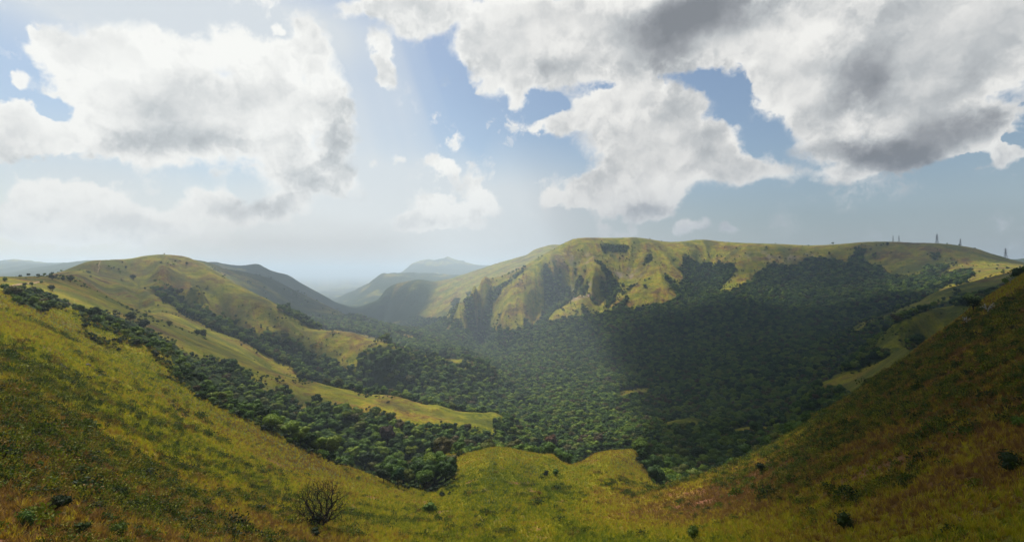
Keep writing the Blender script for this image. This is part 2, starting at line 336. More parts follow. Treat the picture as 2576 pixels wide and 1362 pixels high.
def rbf_fit(P):
    Q = P[:, :2]*np.array([KA, 1.0])
    d = np.sqrt(((Q[:, None, :]-Q[None, :, :])**2).sum(-1) + .02**2)
    n = len(P); M = np.zeros((n+3, n+3)); M[:n, :n] = d - 1e-3*np.eye(n)
    M[:n, n] = 1; M[:n, n+1:] = Q; M[n:, :n] = M[:n, n:].T
    return Q, np.linalg.solve(M, np.concatenate([P[:, 2], np.zeros(3)]))
Qc, Wc = rbf_fit(pts)
def rbf_eval(th, s):
    out = np.empty(th.shape); flat_t = (th*KA).ravel(); flat_s = s.ravel(); o = out.ravel()
    for i in range(0, flat_t.size, 16384):
        a = flat_t[i:i+16384, None]; b = flat_s[i:i+16384, None]
        d = np.sqrt((a-Qc[None, :, 0])**2 + (b-Qc[None, :, 1])**2 + .02**2)
        o[i:i+16384] = d @ Wc[:-3] + Wc[-3] + Wc[-2]*a[:, 0] + Wc[-1]*b[:, 0]
    return o.reshape(th.shape)
SMIN, SMAX = math.log(4.0), math.log(12000.0)
cs = np.linspace(SMIN, SMAX, 360)
ct = np.concatenate([np.linspace(-math.pi, R(-52), 40, endpoint=False), np.linspace(R(-52), R(52), 460), np.linspace(R(52), math.pi, 41)[1:]])
CT, CS = np.meshgrid(ct, cs)
CE = rbf_eval(CT, CS)
def interp2(tg, sg, G, th, s):
    fi = np.interp(th, tg, np.arange(len(tg))); fj = np.interp(s, sg, np.arange(len(sg)))
    i = np.clip(fi.astype(int), 0, len(tg)-2); j = np.clip(fj.astype(int), 0, len(sg)-2)
    u = fi-i; v = fj-j
    return (G[j, i]*(1-u)+G[j, i+1]*u)*(1-v) + (G[j+1, i]*(1-u)+G[j+1, i+1]*u)*v
NS = 720
gs = np.linspace(SMIN, SMAX, NS)
gt = np.concatenate([np.linspace(-math.pi, R(-50), 60, endpoint=False), np.linspace(R(-50), R(50), 960), np.linspace(R(50), math.pi, 61)[1:]])
NTt = len(gt)
GT, GS = np.meshgrid(gt, gs)
GR = np.exp(GS)
Z0 = interp2(ct, cs, CE, GT, GS)*GR
GX = GR*np.sin(GT); GY = GR*np.cos(GT)
# smooth gradient field -> downslope direction
dzds = np.gradient(Z0, gs, axis=0)/GR; dzdt = np.gradient(Z0, gt, axis=1)/GR
def box(a, k, ax):
    pad = [(0, 0), (0, 0)]; pad[ax] = (k, k)
    c = np.cumsum(np.pad(a, pad, mode='edge'), axis=ax); z = np.zeros_like(np.take(c, [0], axis=ax)); c = np.concatenate([z, c], axis=ax)
    n = a.shape[ax]; w = 2*k+1
    return (np.take(c, range(w, w+n), axis=ax)-np.take(c, range(0, n), axis=ax))/w
for _ in range(2):
    dzds = box(box(dzds, 6, 0), 6, 1); dzdt = box(box(dzdt, 6, 0), 6, 1)
gxw = dzds*np.sin(GT)+dzdt*np.cos(GT); gyw = dzds*np.cos(GT)-dzdt*np.sin(GT)
SLOPE = np.hypot(gxw, gyw)+1e-6
DX, DY = gxw/SLOPE, gyw/SLOPE
def streak(scale, length, o=3, n=9):
    acc = 0
    for k in range(n):
        f = (k/(n-1)-.5)*length
        acc = acc + fbm(GX+DX*f, GY+DY*f, scale, o, .55)
    return acc/n
far = np.clip((GR-220)/500, 0, 1); mid = np.clip((GR-160)/200, 0, 1)
flat = np.clip((SLOPE-.12)/.3, 0, 1)
A1 = streak(95, 260, 3); A2 = streak(34, 110, 3); A3 = streak(9, 34, 3); A4 = streak(2.6, 9, 2)
Zt = Z0.copy()
rid = lambda a: 1-np.sqrt(a*a+.0025)*3.2
fade = np.clip((4500-GR)/2000, 0, 1)
Zt += far*flat*(rid(A1)-rid(A1)[300:620, 60:1020].mean())*12*np.clip(GR/1500, .15, 1.2)*fade
Zt += mid*flat*(rid(A2)-rid(A2)[300:620, 60:1020].mean())*10.0*np.clip(GR/1000, .18, 1.4)*fade
near = np.clip((260-GR)/120, 0, 1)
nn = np.clip((GR-8)/25, 0, 1)
Zt += nn*(A3*2.2*(1-.3*near) + A4*.75)
Zt += nn*fbm(GX, GY, 30, 4)*np.clip(GR/300, .12, 1)*2.2
Zt += np.clip(GR/3000-.6, 0, 1.5)*fbm(GX, GY, 420, 6, .55)*60
Zt += near*nn*fbm(GX, GY, 1.5, 2)*.16
GZ = Zt + CZ
# horizon seen from the camera, per direction, for visibility tests
EL = Zt/GR
HOR = np.maximum.accumulate(EL, axis=0)
PXg = 1288+1288*np.tan(np.clip(GT, -1.4, 1.4)); PYg = 681-1288*Zt/np.maximum(GY, 1e-3)
def ground(x, y):
    th = np.arctan2(x, y); s = np.log(np.maximum(np.hypot(x, y), 4.01))
    return interp2(gt, gs, GZ, th, s)
def hit(px, py):
    """first ground point met by the sight line through photo point (px, py)"""
    th = math.atan2(px-1288, 1288); e = (681-py)/1288*math.cos(th)
    i = int(np.searchsorted(gt, th)); col_ = EL[:, i]
    j = int(np.argmax(col_ >= e)) if (col_ >= e).any() else int(np.argmax(col_))
    j = max(j, 1)
    if (col_ >= e).any():
        f = (e-col_[j-1])/(col_[j]-col_[j-1]+1e-9); s = gs[j-1]+(gs[j]-gs[j-1])*min(max(f, 0), 1)
    else: s = gs[j]
    r = math.exp(s); x, y = r*math.sin(th), r*math.cos(th)
    return x, y, float(ground(x, y))

# ------------------------------------------------------------------ where woods, grass and bare soil are
def inpoly(poly, X, Y):
    c = np.zeros(X.shape, bool); n = len(poly)
    for k in range(n):
        x1, y1 = poly[k]; x2, y2 = poly[(k+1) % n]
        if y1 == y2: continue
        m = ((y1 > Y) != (y2 > Y)) & (X < (x2-x1)*(Y-y1)/(y2-y1)+x1)
        c ^= m
    return c
MASKS = [ # (wooded?, min range, max range, outline)
 (1, 160, 360, [(22,734),(60,726),(120,735),(160,745),(172,772),(90,782),(40,762)]),
 (1, 176, 600, [(186,757),(250,783),(300,798),(350,814),(385,836),(440,868),(478,902),(520,904),(580,918),(628,945),(655,982),(690,990),(712,978),(740,1002),(800,1017),(850,1022),(880,1034),(919,1040),(970,1052),(1010,1070),(1060,1080),(1130,1080),(1190,1088),(1250,1098),(1310,1096),(1310,1108),(1240,1116),(1160,1140),(1095,1126),(1122,1175),(1140,1210),(1125,1240),(1060,1248),(950,1240),(850,1200),(700,1130),(560,1060),(470,1000),(430,900),(370,870),(300,830),(200,790)]),
 (1, 236, 600, [(1080,1120),(1320,1096),(1350,1180),(1160,1200),(1100,1190)]),
 (0, 176, 600, [(705,955),(722,958),(752,985),(790,1050),(772,1050),(735,1010)]),
 (0, 176, 330, [(860,1165),(900,1172),(960,1200),(1010,1235),(960,1240),(880,1210)]),
 (1, 450, 900, [(391,722),(413,724),(450,745),(480,768),(520,790),(560,812),(600,830),(640,838),(690,842),(730,856),(770,876),(800,893),(840,912),(880,934),(925,948),(1000,1000),(900,998),(800,962),(749,948),(749,932),(700,908),(613,859),(561,835),(493,801),(442,774),(401,750)]),
 (1, 450, 1000, [(900,925),(903,897),(940,880),(972,868),(1000,880),(1020,893),(1062,897),(1085,908),(1115,916),(1135,925),(1180,928),(1230,922),(1300,925),(1350,1100),(1280,1090),(1100,1040),(990,1022),(925,1010),(905,960)]),
 # the great forest of the valley and the mountain's foot
 (1, 300, 2600, [(690,770),(760,795),(870,800),(940,788),(990,800),(1050,800),(1120,800),(1134,820),(1160,818),(1182,800),(1215,790),(1240,800),(1267,803),(1302,776),(1325,735),(1343,705),(1363,668),(1387,680),(1392,715),(1370,735),(1345,768),(1387,760),(1431,768),(1455,778),(1490,774),(1524,771),(1558,757),(1592,747),(1635,751),(1690,741),(1720,700),(1712,650),(1730,645),(1760,665),(1800,668),(1845,662),(1854,680),(1835,705),(1800,735),(1840,732),(1891,710),(1902,692),(1945,663),(2000,668),(2037,648),(2092,652),(2128,666),(2150,640),(2165,635),(2183,666),(2209,670),(2227,688),(2256,706),(2311,695),(2329,673),(2366,663),(2384,672),(2358,699),(2402,692),(2446,682),(2420,705),(2384,717),(2350,735),(2311,757),(2256,776),(2205,795),(2135,829),(2150,835),(2201,806),(2234,800),(2274,790),(2384,756),(2402,739),(2428,750),(2512,728),(2540,705),(2600,690),(2600,745),(2439,766),(2380,772),(2311,787),(2238,827),(2187,878),(2249,893),(2230,905),(2120,935),(2055,967),(2170,1010),(2050,1100),(1960,1150),(1820,1220),(1700,1270),(1640,1265),(1590,1190),(1615,1140),(1534,1131),(1493,1140),(1466,1158),(1436,1190),(1380,1190),(1390,1144),(1250,1120),(1250,1050),(1200,960),(1200,925),(1120,900),(1060,885),(1000,870),(950,850),(880,832),(790,828),(720,790)]),
 (0, 700, 2200, [(864,806),(890,800),(955,822),(920,818)]),(0, 700, 2200, [(925,832),(960,829),(994,831),(1040,846),(1078,859),(1030,853),(980,838)]),
 (0, 700, 2200, [(715,778),(760,790),(862,812),(840,812),(760,800)]),
 (0, 700, 2200, [(908,797),(955,815),(950,822),(915,808)]),
 (0, 1200, 2600, [(1226,826),(1233,805),(1290,770),(1320,745),(1300,800),(1270,812)]),
 (0, 1200, 2600, [(1150,790),(1182,795),(1170,815),(1140,835)]),
 (0, 500, 900, [(1112,902),(1165,902),(1228,919),(1180,926),(1130,918)]),(0, 300, 450, [(1190,1035),(1247,1037),(1276,1052),(1260,1066),(1190,1062)]),
 (0, 300, 1100, [(1560,988),(1620,972),(1652,980),(1620,1006),(1540,1008)]),(0, 300, 700, [(1210,1023),(1235,1022),(1240,1030),(1215,1030)]),
 (0, 300, 600, [(1665,1064),(1700,1052),(1744,1044),(1792,1058),(1790,1082),(1740,1078),(1690,1084)]),
 (0, 300, 600, [(1825,1080),(1891,1068),(1956,1070),(2022,1070),(2010,1102),(1900,1100),(1845,1104)]),
 (0, 330, 600, [(2050,970),(2092,954),(2125,936),(2165,928),(2219,905),(2260,882),(2330,850),(2250,950),(2130,985),(2080,985)]),
 (0, 360, 620, [(2187,880),(2212,856),(2238,827),(2274,805),(2311,787),(2347,776),(2384,774),(2439,768),(2500,745),(2580,715),(2600,790),(2300,900),(2249,889)]),
 (1, 360, 620, [(2278,880),(2292,862),(2318,845),(2312,862),(2290,882)]),
 (0, 600, 1000, [(2135,831),(2165,811),(2205,796),(2256,777),(2311,759),(2347,737),(2384,723),(2439,708),(2512,690),(2590,672),(2590,700),(2530,714),(2500,722),(2440,730),(2402,739),(2384,752),(2274,785),(2234,796),(2165,820)]),
 (1, 600, 1000, [(2395,745),(2405,735),(2430,742),(2440,760),(2400,762)]),(1, 900, 1400, [(2395,712),(2420,702),(2446,692),(2440,702),(2405,716)]),
 (1, 205, 345, [(1645,1140),(2060,1060),(2060,1130),(1720,1280),(1645,1250)]),(1, 228, 330, [(1598,1162),(1612,1138),(1670,1140),(1720,1240),(1655,1238),(1612,1190)]),(1, 226, 330, [(1376,1150),(1400,1140),(1470,1140),(1462,1160),(1440,1186),(1412,1192),(1384,1180)]),
 # hollows and copses on the mountain
 (1, 1500, 2300, [(1507,620),(1530,612),(1575,618),(1585,626),(1560,640),(1520,640)]),
 (1, 1500, 2300, [(1407,742),(1420,715),(1440,703),(1480,712),(1520,708),(1545,722),(1520,745),(1490,760),(1430,755)]),
 (1, 1500, 2300, [(1298,728),(1305,705),(1318,703),(1322,718),(1308,732)]),
 (1, 1500, 2300, [(1505,770),(1540,740),(1570,722),(1600,705),(1640,660),(1625,700),(1575,745),(1540,768)]),
 (1, 1100, 2300, [(2150,640),(2150,623),(2175,622),(2180,632),(2165,645)]),(1, 1100, 2300, [(2345,638),(2365,632),(2368,645),(2350,660)]),
 (1, 1100, 2300, [(2188,648),(2200,635),(2210,640),(2205,652)]),
 (1, 1500, 2300, [(1430,690),(1450,672),(1462,680),(1440,705)]),(1, 1500, 2300, [(1560,665),(1580,650),(1590,658),(1572,676)]),
]
def wooded(px, py, r, x, y):
    # ragged outlines
    q_ = np.clip(400/r, .3, 1.4)*2*np.where(r < 250, .45, 1.0)
    jx = px + (fbm(x, y, 26, 3)*14+fbm(x, y, 90, 2)*16*(r > 600))*q_; jy = py + (fbm(x+500, y-300, 26, 3)*9+fbm(x+500, y-300, 90, 2)*14*(r > 600))*q_
    m = np.zeros(np.shape(px), bool)
    for (w, r0, r1, poly) in MASKS:
        xs = [p[0] for p in poly]; ys = [p[1] for p in poly]
        c = (r > r0) & (r < r1) & (jx > min(xs)) & (jx < max(xs)) & (jy > min(ys)) & (jy < max(ys))
        idx = np.nonzero(c)
        if len(idx[0]) == 0: continue
        k = inpoly(poly, jx[idx], jy[idx])
        sub = m[idx]; sub[k] = bool(w); m[idx] = sub
    return m
FOR = wooded(PXg, PYg, GR, GX, GY).astype(float)
# on the broken western face of the mountain the wood follows the gullies
gy = A2*1.0+A1*1.4
face = inpoly([(1120,830),(1135,760),(1260,700),(1345,655),(1440,625),(1600,640),(1720,650),(1700,760),(1500,790),(1300,830)], PXg, PYg) & (GR > 1400) & (GR < 2500)
FOR = np.where(face, (gy < -.155+np.clip((PYg-640)/170, 0, 1)*.13).astype(float), FOR)
FORs = box(box(FOR, 1, 0), 1, 1)
farw = np.clip((GR-1250)/200, 0, 1)*(GX < -150)+np.clip((GR-2550)/250, 0, 1)
farw *= 1-np.clip((PXg-1040)/90+fbm(GX, GY, 260, 3)*1.5, 0, 1)*np.clip((1480-PXg)/60, 0, 1)*(GR < 4200)*.9
farw *= np.clip((9500-GR)/1500, .35, 1)
farw = np.clip(farw*(.55+1.6*fbm(GX, GY, 260, 4)-np.clip((Zt-70)/80, 0, .3)), 0, .9)

me = bpy.data.meshes.new('terrain')
nv = NS*NTt
V = np.stack([GX, GY, GZ], -1).reshape(-1, 3)
outer = V[-NTt:].copy(); outer[:, :2] *= 5.5; outer[:, 2] = CZ-330
V = np.concatenate([V, outer, [[0, 0, CZ-11.2]]])
rows = NS+1
j, i = np.meshgrid(np.arange(rows-1), np.arange(NTt-1), indexing='ij')
a = (j*NTt+i).ravel()
F = np.stack([a, a+1, a+1+NTt, a+NTt], -1)[:, ::-1]
tris = np.stack([np.full(NTt-1, len(V)-1), np.arange(NTt-1)+1, np.arange(NTt-1)], -1)[:, ::-1]
me.vertices.add(len(V)); me.vertices.foreach_set('co', V.astype(np.float32).ravel())
nl = F.size+tris.size; me.loops.add(nl); me.polygons.add(len(F)+len(tris))
me.loops.foreach_set('vertex_index', np.concatenate([F.ravel(), tris.ravel()]).astype(np.int32))
ls = np.concatenate([np.arange(len(F))*4, len(F)*4+np.arange(len(tris))*3]).astype(np.int32)
me.polygons.foreach_set('loop_start', ls)
me.update(calc_edges=True); me.validate()
me.polygons.foreach_set('use_smooth', np.ones(len(me.polygons), bool))
def pad(a_, tail=0.0): return np.concatenate([a_.reshape(-1), np.full(NTt+1, tail)]).astype(np.float32)
def add_attr(name, arr):
    at = me.attributes.new(name, 'FLOAT', 'POINT'); at.data.foreach_set('value', arr)
mott = np.clip(fbm(GX, GY, 38, 5, .6)*3.0-gy*1.2-.12, 0, .38)*np.clip((GR-300)/900, 0, 1)
add_attr('wood', pad(np.maximum(np.maximum(FORs, farw), mott))); 
STR = A3*1.4+A4*.8
add_attr('streak', pad(STR)); add_attr('streak_big', pad(A2*1.2+A1*.8))
# dryness: reddish dry growth on the two near flanks, brown grass on the crests
dry = fbm(GX, GY, 60, 4)*1.1+.5
dry += np.clip((105-GR)/70, 0, 1)*np.clip((-GX-2)/22, 0, 1)*.75
dry += np.clip((GX-12)/30, 0, 1)*np.clip((200-GR)/60, 0, 1)*.68
dry += np.clip((GR-500)/400, 0, 1)*.14+np.clip((GR-1150)/300, 0, 1)*(-.08+fbm(GX, GY, 120, 3)*.7)-np.clip((GX-230)/60, 0, 1)*np.clip((1050-GR)/60, 0, 1)*np.clip((GR-250)/60, 0, 1)*.38
scrub = (inpoly([(110,775),(180,770),(300,792),(420,872),(470,930),(475,970),(430,965),(380,945),(300,905),(200,855),(140,815)], PXg, PYg) & (GR > 130) & (GR < 290)).astype(float)
for _ in range(2): scrub = box(box(scrub, 2, 0), 5, 1)
dry -= scrub*.18
dry -= np.clip(1-np.abs(GX-20)/75, 0, 1)*np.clip((260-GR)/60, 0, 1)*.45
add_attr('dry', pad(dry))
soil = np.clip(fbm(GX, GY, 9, 4)*3.2+STR*.6-.34+.42*np.clip((60-GR)/50, 0, 1)+.15*np.clip((GX-60)/60, 0, 1), 0, 1)*np.clip((230-GR)/60, 0, 1)
rock = np.zeros_like(soil)
for (px, py, rx, ry, r0) in ((1445,745,60,14,1400),(1420,728,30,12,1400),(1500,730,50,25,1400),(1905,640,55,12,1300),(2010,645,50,10,1300),(1780,742,22,14,1200),(1960,655,40,12,1300),(1570,690,50,18,1400),(1450,650,60,20,1500)):
    rock += np.clip(1.2-((PXg-px)/rx)**2-((PYg-py)/ry)**2, 0, 1)*(GR > r0)*(GR < 2400)
rock = np.clip(rock*(fbm(GX, GY, 22, 4)*2.2+.10), 0, 1)
add_attr('soil', pad(soil)); add_attr('rock', pad(rock))
terr = bpy.data.objects.new('hills', me); col.objects.link(terr); terr['kind'] = 'structure'

def mat(name):
    m = bpy.data.materials.new(name); m.use_nodes = True; m.node_tree.nodes.clear(); t = NT(m.node_tree)
    o = t.n('ShaderNodeOutputMaterial'); return m, t, o
def attr(t, name): 
    nd = t.n('ShaderNodeAttribute'); nd.attribute_name = name; return nd.outputs['Fac']
def principled(t, o, colr, rough=.9, spec=.1, normal=None, **kw):
    p = t.n('ShaderNodeBsdfPrincipled'); t.put(p.inputs['Base Color'], colr); t.put(p.inputs['Roughness'], rough)
    p.inputs['Specular IOR Level'].default_value = spec
    if normal is not None: t.put(p.inputs['Normal'], normal)
    t.l.new(p.outputs[0], o.inputs[0]); return p
def terrain_mat():
    m, t, o = mat('hill_ground')
    pos = t.n('ShaderNodeNewGeometry').outputs['Position']
    wood, streak_, sb, dry_, soil_, rock_ = [attr(t, k) for k in ('wood', 'streak', 'streak_big', 'dry', 'soil', 'rock')]
    n1 = t.noise(pos, .35, 5, .65); n2 = t.noise(pos, .06, 4, .6); n3 = t.noise(pos, 2.2, 4, .7)
    f = t.m('ADD', dry_, t.m('ADD', t.m('MULTIPLY_ADD', n1, 1.1, -.55), t.m('ADD', t.m('MULTIPLY_ADD', n2, 1.5, -.75), t.m('MULTIPLY_ADD', n3, .9, -.45))))
    f = t.m('ADD', f, t.m('MULTIPLY', streak_, .9))
    ramp = t.n('ShaderNodeValToRGB'); t.put(ramp.inputs[0], f)
    e = ramp.color_ramp.elements
    e[0].position = 0; e[0].color = (.085, .100, .006, 1)
    e[1].position = 1; e[1].color = (.120, .062, .024, 1)
    for p_, c_ in ((.25, (.19, .19, .012, 1)), (.5, (.250, .220, .018, 1)), (.75, (.205, .135, .026, 1))): e.new(p_).color = c_
    c = ramp.outputs[0]
    c = t.mix(t.mr(n3, .40, .62, .0, .75), c, t.v('MULTIPLY', c, (.42, .48, .55)))
    patch = t.noise(pos, .045, 8, .72)
    c = t.v('MULTIPLY', c, t.mix(t.mr(patch, .40, .60), (.70, .77, .85, 1), (1.20, 1.14, 1.0, 1)))
    c = t.mix(soil_, c, (.20, .085, .050, 1))
    c = t.mix(t.mr(sb, .08, -.18, 0, .78), c, (.055, .068, .016, 1))
    c = t.mix(rock_, c, (.26, .21, .17, 1))
    fc = t.mix(t.noise(pos, .09, 5, .7), (.008, .016, .004, 1), (.030, .050, .010, 1))
    c = t.mix(t.mr(wood, .2, .7), c, fc)
    b = t.n('ShaderNodeBump'); b.inputs['Strength'].default_value = .8; b.inputs['Distance'].default_value = 1.0
    t.put(b.inputs['Height'], t.m('ADD', t.m('MULTIPLY', t.noise(pos, .03, 8, .68), 14.0), t.m('MULTIPLY_ADD', n3, .35, t.m('MULTIPLY', n1, .9))))
    principled(t, o, c, .95, .05, b.outputs[0]); return m
me.materials.append(terrain_mat())

# ------------------------------------------------------------------ haze: the humid air of the valley
def make_box(name, lo, hi):
    bm = bmesh.new(); bmesh.ops.create_cube(bm, size=1)
    for v in bm.verts: v.co = Vector([(lo[k]+hi[k])/2+v.co[k]*(hi[k]-lo[k]) for k in range(3)])
    m_ = bpy.data.meshes.new(name); bm.to_mesh(m_); bm.free()
    o = bpy.data.objects.new(name, m_); col.objects.link(o); return o
hz = make_box('haze', (-70000, -70000, CZ-340), (70000, 70000, CZ+190)); hz['kind'] = 'stuff'
m, t, o = mat('valley_haze')
pv = t.n('ShaderNodeVolumePrincipled'); pv.inputs['Color'].default_value = (.68, .84, 1.0, 1)
pv.inputs['Density'].default_value = 1.5e-4; pv.inputs['Anisotropy'].default_value = .4
t.l.new(pv.outputs[0], o.inputs['Volume']); hz.data.materials.append(m)

# ------------------------------------------------------------------ clouds overhead (above the frame) whose shadows lie on the hills
def cloud_mesh(name, blobs, alt, thick, label, dens=.02, ragged=.45):
    """blobs: ground x, y, z, half-widths, weight: the ground the cloud stands in front of the sun for"""
    B = []
    for (gx, gy, gz, rx, ry, wt) in blobs:
        k = (alt-gz)/SUN[2]; B.append((gx+SUN[0]*k, gy+SUN[1]*k, rx, ry, wt))
    x0 = min(b[0]-b[2] for b in B); x1 = max(b[0]+b[2] for b in B); y0 = min(b[1]-b[3] for b in B); y1 = max(b[1]+b[3] for b in B)
    sz = max(x1-x0, y1-y0); n = 110; xs = np.linspace(x0-sz*.02, x1+sz*.02, n); ys = np.linspace(y0-sz*.02, y1+sz*.02, n)
    X, Y = np.meshgrid(xs, ys)
    T = 0
    for (cx, cy, rx, ry, wt) in B:
        T = T + wt*np.clip(1-((X-cx)/rx)**2-((Y-cy)/ry)**2, 0, 1)**.8
    edge = np.clip(T*3, 0, 1)
    T = T + fbm(X, Y, sz/6, 5, .6)*ragged*edge - ragged*.12*edge
    T = np.clip(T, 0, 1.3)
    T[0, :] = T[-1, :] = 0; T[:, 0] = T[:, -1] = 0
    top = T*thick; bot = -T*thick*.25
    vs = np.concatenate([np.stack([X, Y, CZ+alt+top+.3], -1).reshape(-1, 3), np.stack([X, Y, CZ+alt+bot-.3], -1).reshape(-1, 3)])
    fs = []; act = (T[:-1, :-1]+T[1:, :-1]+T[:-1, 1:]+T[1:, 1:]) > 0
    N2 = n*n
    for jj in range(n-1):
        for ii in range(n-1):
            if not act[jj, ii]: continue
            a_ = jj*n+ii; q = (a_, a_+1, a_+1+n, a_+n)
            fs.append(q); fs.append((q[3]+N2, q[2]+N2, q[1]+N2, q[0]+N2))
            for (dj, di, e0, e1) in ((-1, 0, q[0], q[1]), (1, 0, q[2], q[3]), (0, -1, q[3], q[0]), (0, 1, q[1], q[2])):
                J, I = jj+dj, ii+di
                if J < 0 or I < 0 or J >= n-1 or I >= n-1 or not act[J, I]: fs.append((e1, e0, e0+N2, e1+N2))
    m_ = bpy.data.meshes.new(name); m_.from_pydata([tuple(v) for v in vs], [], fs); m_.update()
    o_ = bpy.data.objects.new(name, m_); col.objects.link(o_); o_['kind'] = 'structure'
    mm, tt, oo = mat('cloud_vapour_%d' % int(dens*1e5))
    pvv = tt.n('ShaderNodeVolumePrincipled'); pvv.inputs['Color'].default_value = (.96, .96, .97, 1); pvv.inputs['Density'].default_value = dens
    tt.l.new(pvv.outputs[0], oo.inputs['Volume']); m_.materials.append(mm); return o_
cloud_mesh('cloud', [(450,1130,-120,300,290,1.2),(470,830,-170,310,300,1.2),(570,960,-140,260,230,.9),(330,600,-150,210,260,1.1),(230,420,-110,130,150,1.0),(430,560,-110,190,170,.9),(160,295,-90,115,115,1.5),(260,330,-90,140,120,1.2)], 2700, 330, '')
cloud_mesh('cloud', [(205,95,-10,145,125,1.3),(260,150,0,170,110,1.0),(118,60,-20,85,75,1.0),(112,-10,-10,132,112,1.3),(155,225,-60,75,75,1.3),(120,180,-60,50,50,.8)], 2100, 260, '', .02, .25)
cloud_mesh('cloud', [(1150,1450,20,380,220,.8),(1450,1330,20,340,230,.6),(850,1640,40,230,140,.4),(800,1250,-60,220,160,.35)], 2900, 260, '', .008)
cloud_mesh('cloud', [(-800,1800,-20,420,420,1.0),(-1250,2800,0,800,500,1.0),(-500,2100,-100,300,400,.8)], 5200, 300, '', .008)
cloud_mesh('cloud', [(-500,720,0,260,190,.8),(-300,420,-20,170,110,.7),(-620,500,0,260,200,.7)], 3600, 160, '', .006, .6)

# ------------------------------------------------------------------ foliage materials
def inst_attr(t, name):
    nd = t.n('ShaderNodeAttribute'); nd.attribute_type = 'INSTANCER'; nd.attribute_name = name; return nd.outputs['Fac']
def leaf_mat(name, cols, trans=.25, rnd=None, nscale=.35):
    m, t, o = mat(name)
    oi = t.n('ShaderNodeObjectInfo'); tc = t.n('ShaderNodeTexCoord')
    pos = t.n('ShaderNodeNewGeometry').outputs['Position']
    f = oi.outputs['Random'] if rnd is None else t.m('ADD', inst_attr(t, rnd), t.m('MULTIPLY_ADD', oi.outputs['Random'], .9, -.45))
    f = t.m('ADD', f, t.m('MULTIPLY_ADD', t.noise(pos, nscale, 3, .6), .5, -.25))
    ramp = t.n('ShaderNodeValToRGB'); t.put(ramp.inputs[0], f); e = ramp.color_ramp.elements
    e[0].position = cols[0][0]; e[0].color = (*cols[0][1], 1); e[1].position = cols[-1][0]; e[1].color = (*cols[-1][1], 1)
    for p_, c_ in cols[1:-1]: e.new(p_).color = (*c_, 1)
    p = t.n('ShaderNodeBsdfPrincipled'); t.put(p.inputs['Base Color'], ramp.outputs[0]); p.inputs['Roughness'].default_value = .7
    p.inputs['Specular IOR Level'].default_value = .15
    tr = t.n('ShaderNodeBsdfTranslucent'); t.put(tr.inputs[0], t.v('MULTIPLY', ramp.outputs[0], (1.3, 1.4, .7)))
    mx = t.n('ShaderNodeMixShader'); mx.inputs[0].default_value = trans
    t.l.new(p.outputs[0], mx.inputs[1]); t.l.new(tr.outputs[0], mx.inputs[2]); t.l.new(mx.outputs[0], o.inputs[0]); return m
M_forest = leaf_mat('forest_leaves', [(0, (.014, .030, .006)), (.3, (.030, .064, .009)), (.55, (.058, .108, .012)), (.8, (.125, .175, .016)), (.93, (.075, .080, .018)), (1.0, (.062, .046, .020))], .25, None, .02)
M_green = leaf_mat('bright_leaves', [(0, (.035, .075, .010)), (1, (.070, .120, .014))])
M_darkl = leaf_mat('dark_leaves', [(0, (.008, .018, .006)), (1, (.020, .036, .009))])
M_rust = leaf_mat('rusty_leaves', [(0, (.085, .040, .022)), (1, (.11, .055, .028))])
M_shrub = leaf_mat('shrub_leaves', [(0, (.022, .040, .006)), (.4, (.055, .085, .008)), (.75, (.14, .145, .010)), (1, (.15, .085, .020))], .25, None, .15)
M_grass = leaf_mat('grass_blades', [(0, (.10, .130, .008)), (.25, (.25, .24, .011)), (.5, (.345, .295, .016)), (.75, (.28, .17, .026)), (1, (.15, .080, .030))], .35, 'tint', .25)
m, t, o = mat('bark'); M_bark = m
principled(t, o, t.mix(t.noise(t.n('ShaderNodeTexCoord').outputs['Object'], 3, 4), (.010, .009, .008, 1), (.035, .028, .022, 1)), .9)
m, t, o = mat('pale_bark'); M_pale = m
principled(t, o, t.mix(t.noise(t.n('ShaderNodeTexCoord').outputs['Object'], 3, 4), (.16, .14, .12, 1), (.34, .32, .29, 1)), .9)
m, t, o = mat('white_blossom'); M_blossom = m
principled(t, o, (.62, .62, .56, 1), .8)

# ------------------------------------------------------------------ plant meshes
def ico(sub):
    bm = bmesh.new(); bmesh.ops.create_icosphere(bm, subdivisions=sub, radius=1)
    v = np.array([x.co[:] for x in bm.verts]); f = [[y.index for y in x.verts] for x in bm.faces]; bm.free(); return v, f
ICO1, ICO2 = ico(1), ico(2)
class MB:
    def __init__(s): s.v = []; s.f = []; s.mi = []; s.n = 0
    def add(s, v, f, mi=0):
        s.v.append(np.asarray(v, float)); s.f += [tuple(i+s.n for i in q) for q in f]; s.mi += [mi]*len(f); s.n += len(v)
    def mesh(s, name, mats, smooth=True):
        m_ = bpy.data.meshes.new(name); m_.from_pydata(np.concatenate(s.v).tolist(), [], s.f)
        for k in mats: m_.materials.append(k)
        if len(mats) > 1: m_.polygons.foreach_set('material_index', s.mi)
        m_.polygons.foreach_set('use_smooth', [smooth]*len(m_.polygons)); m_.update(); return m_
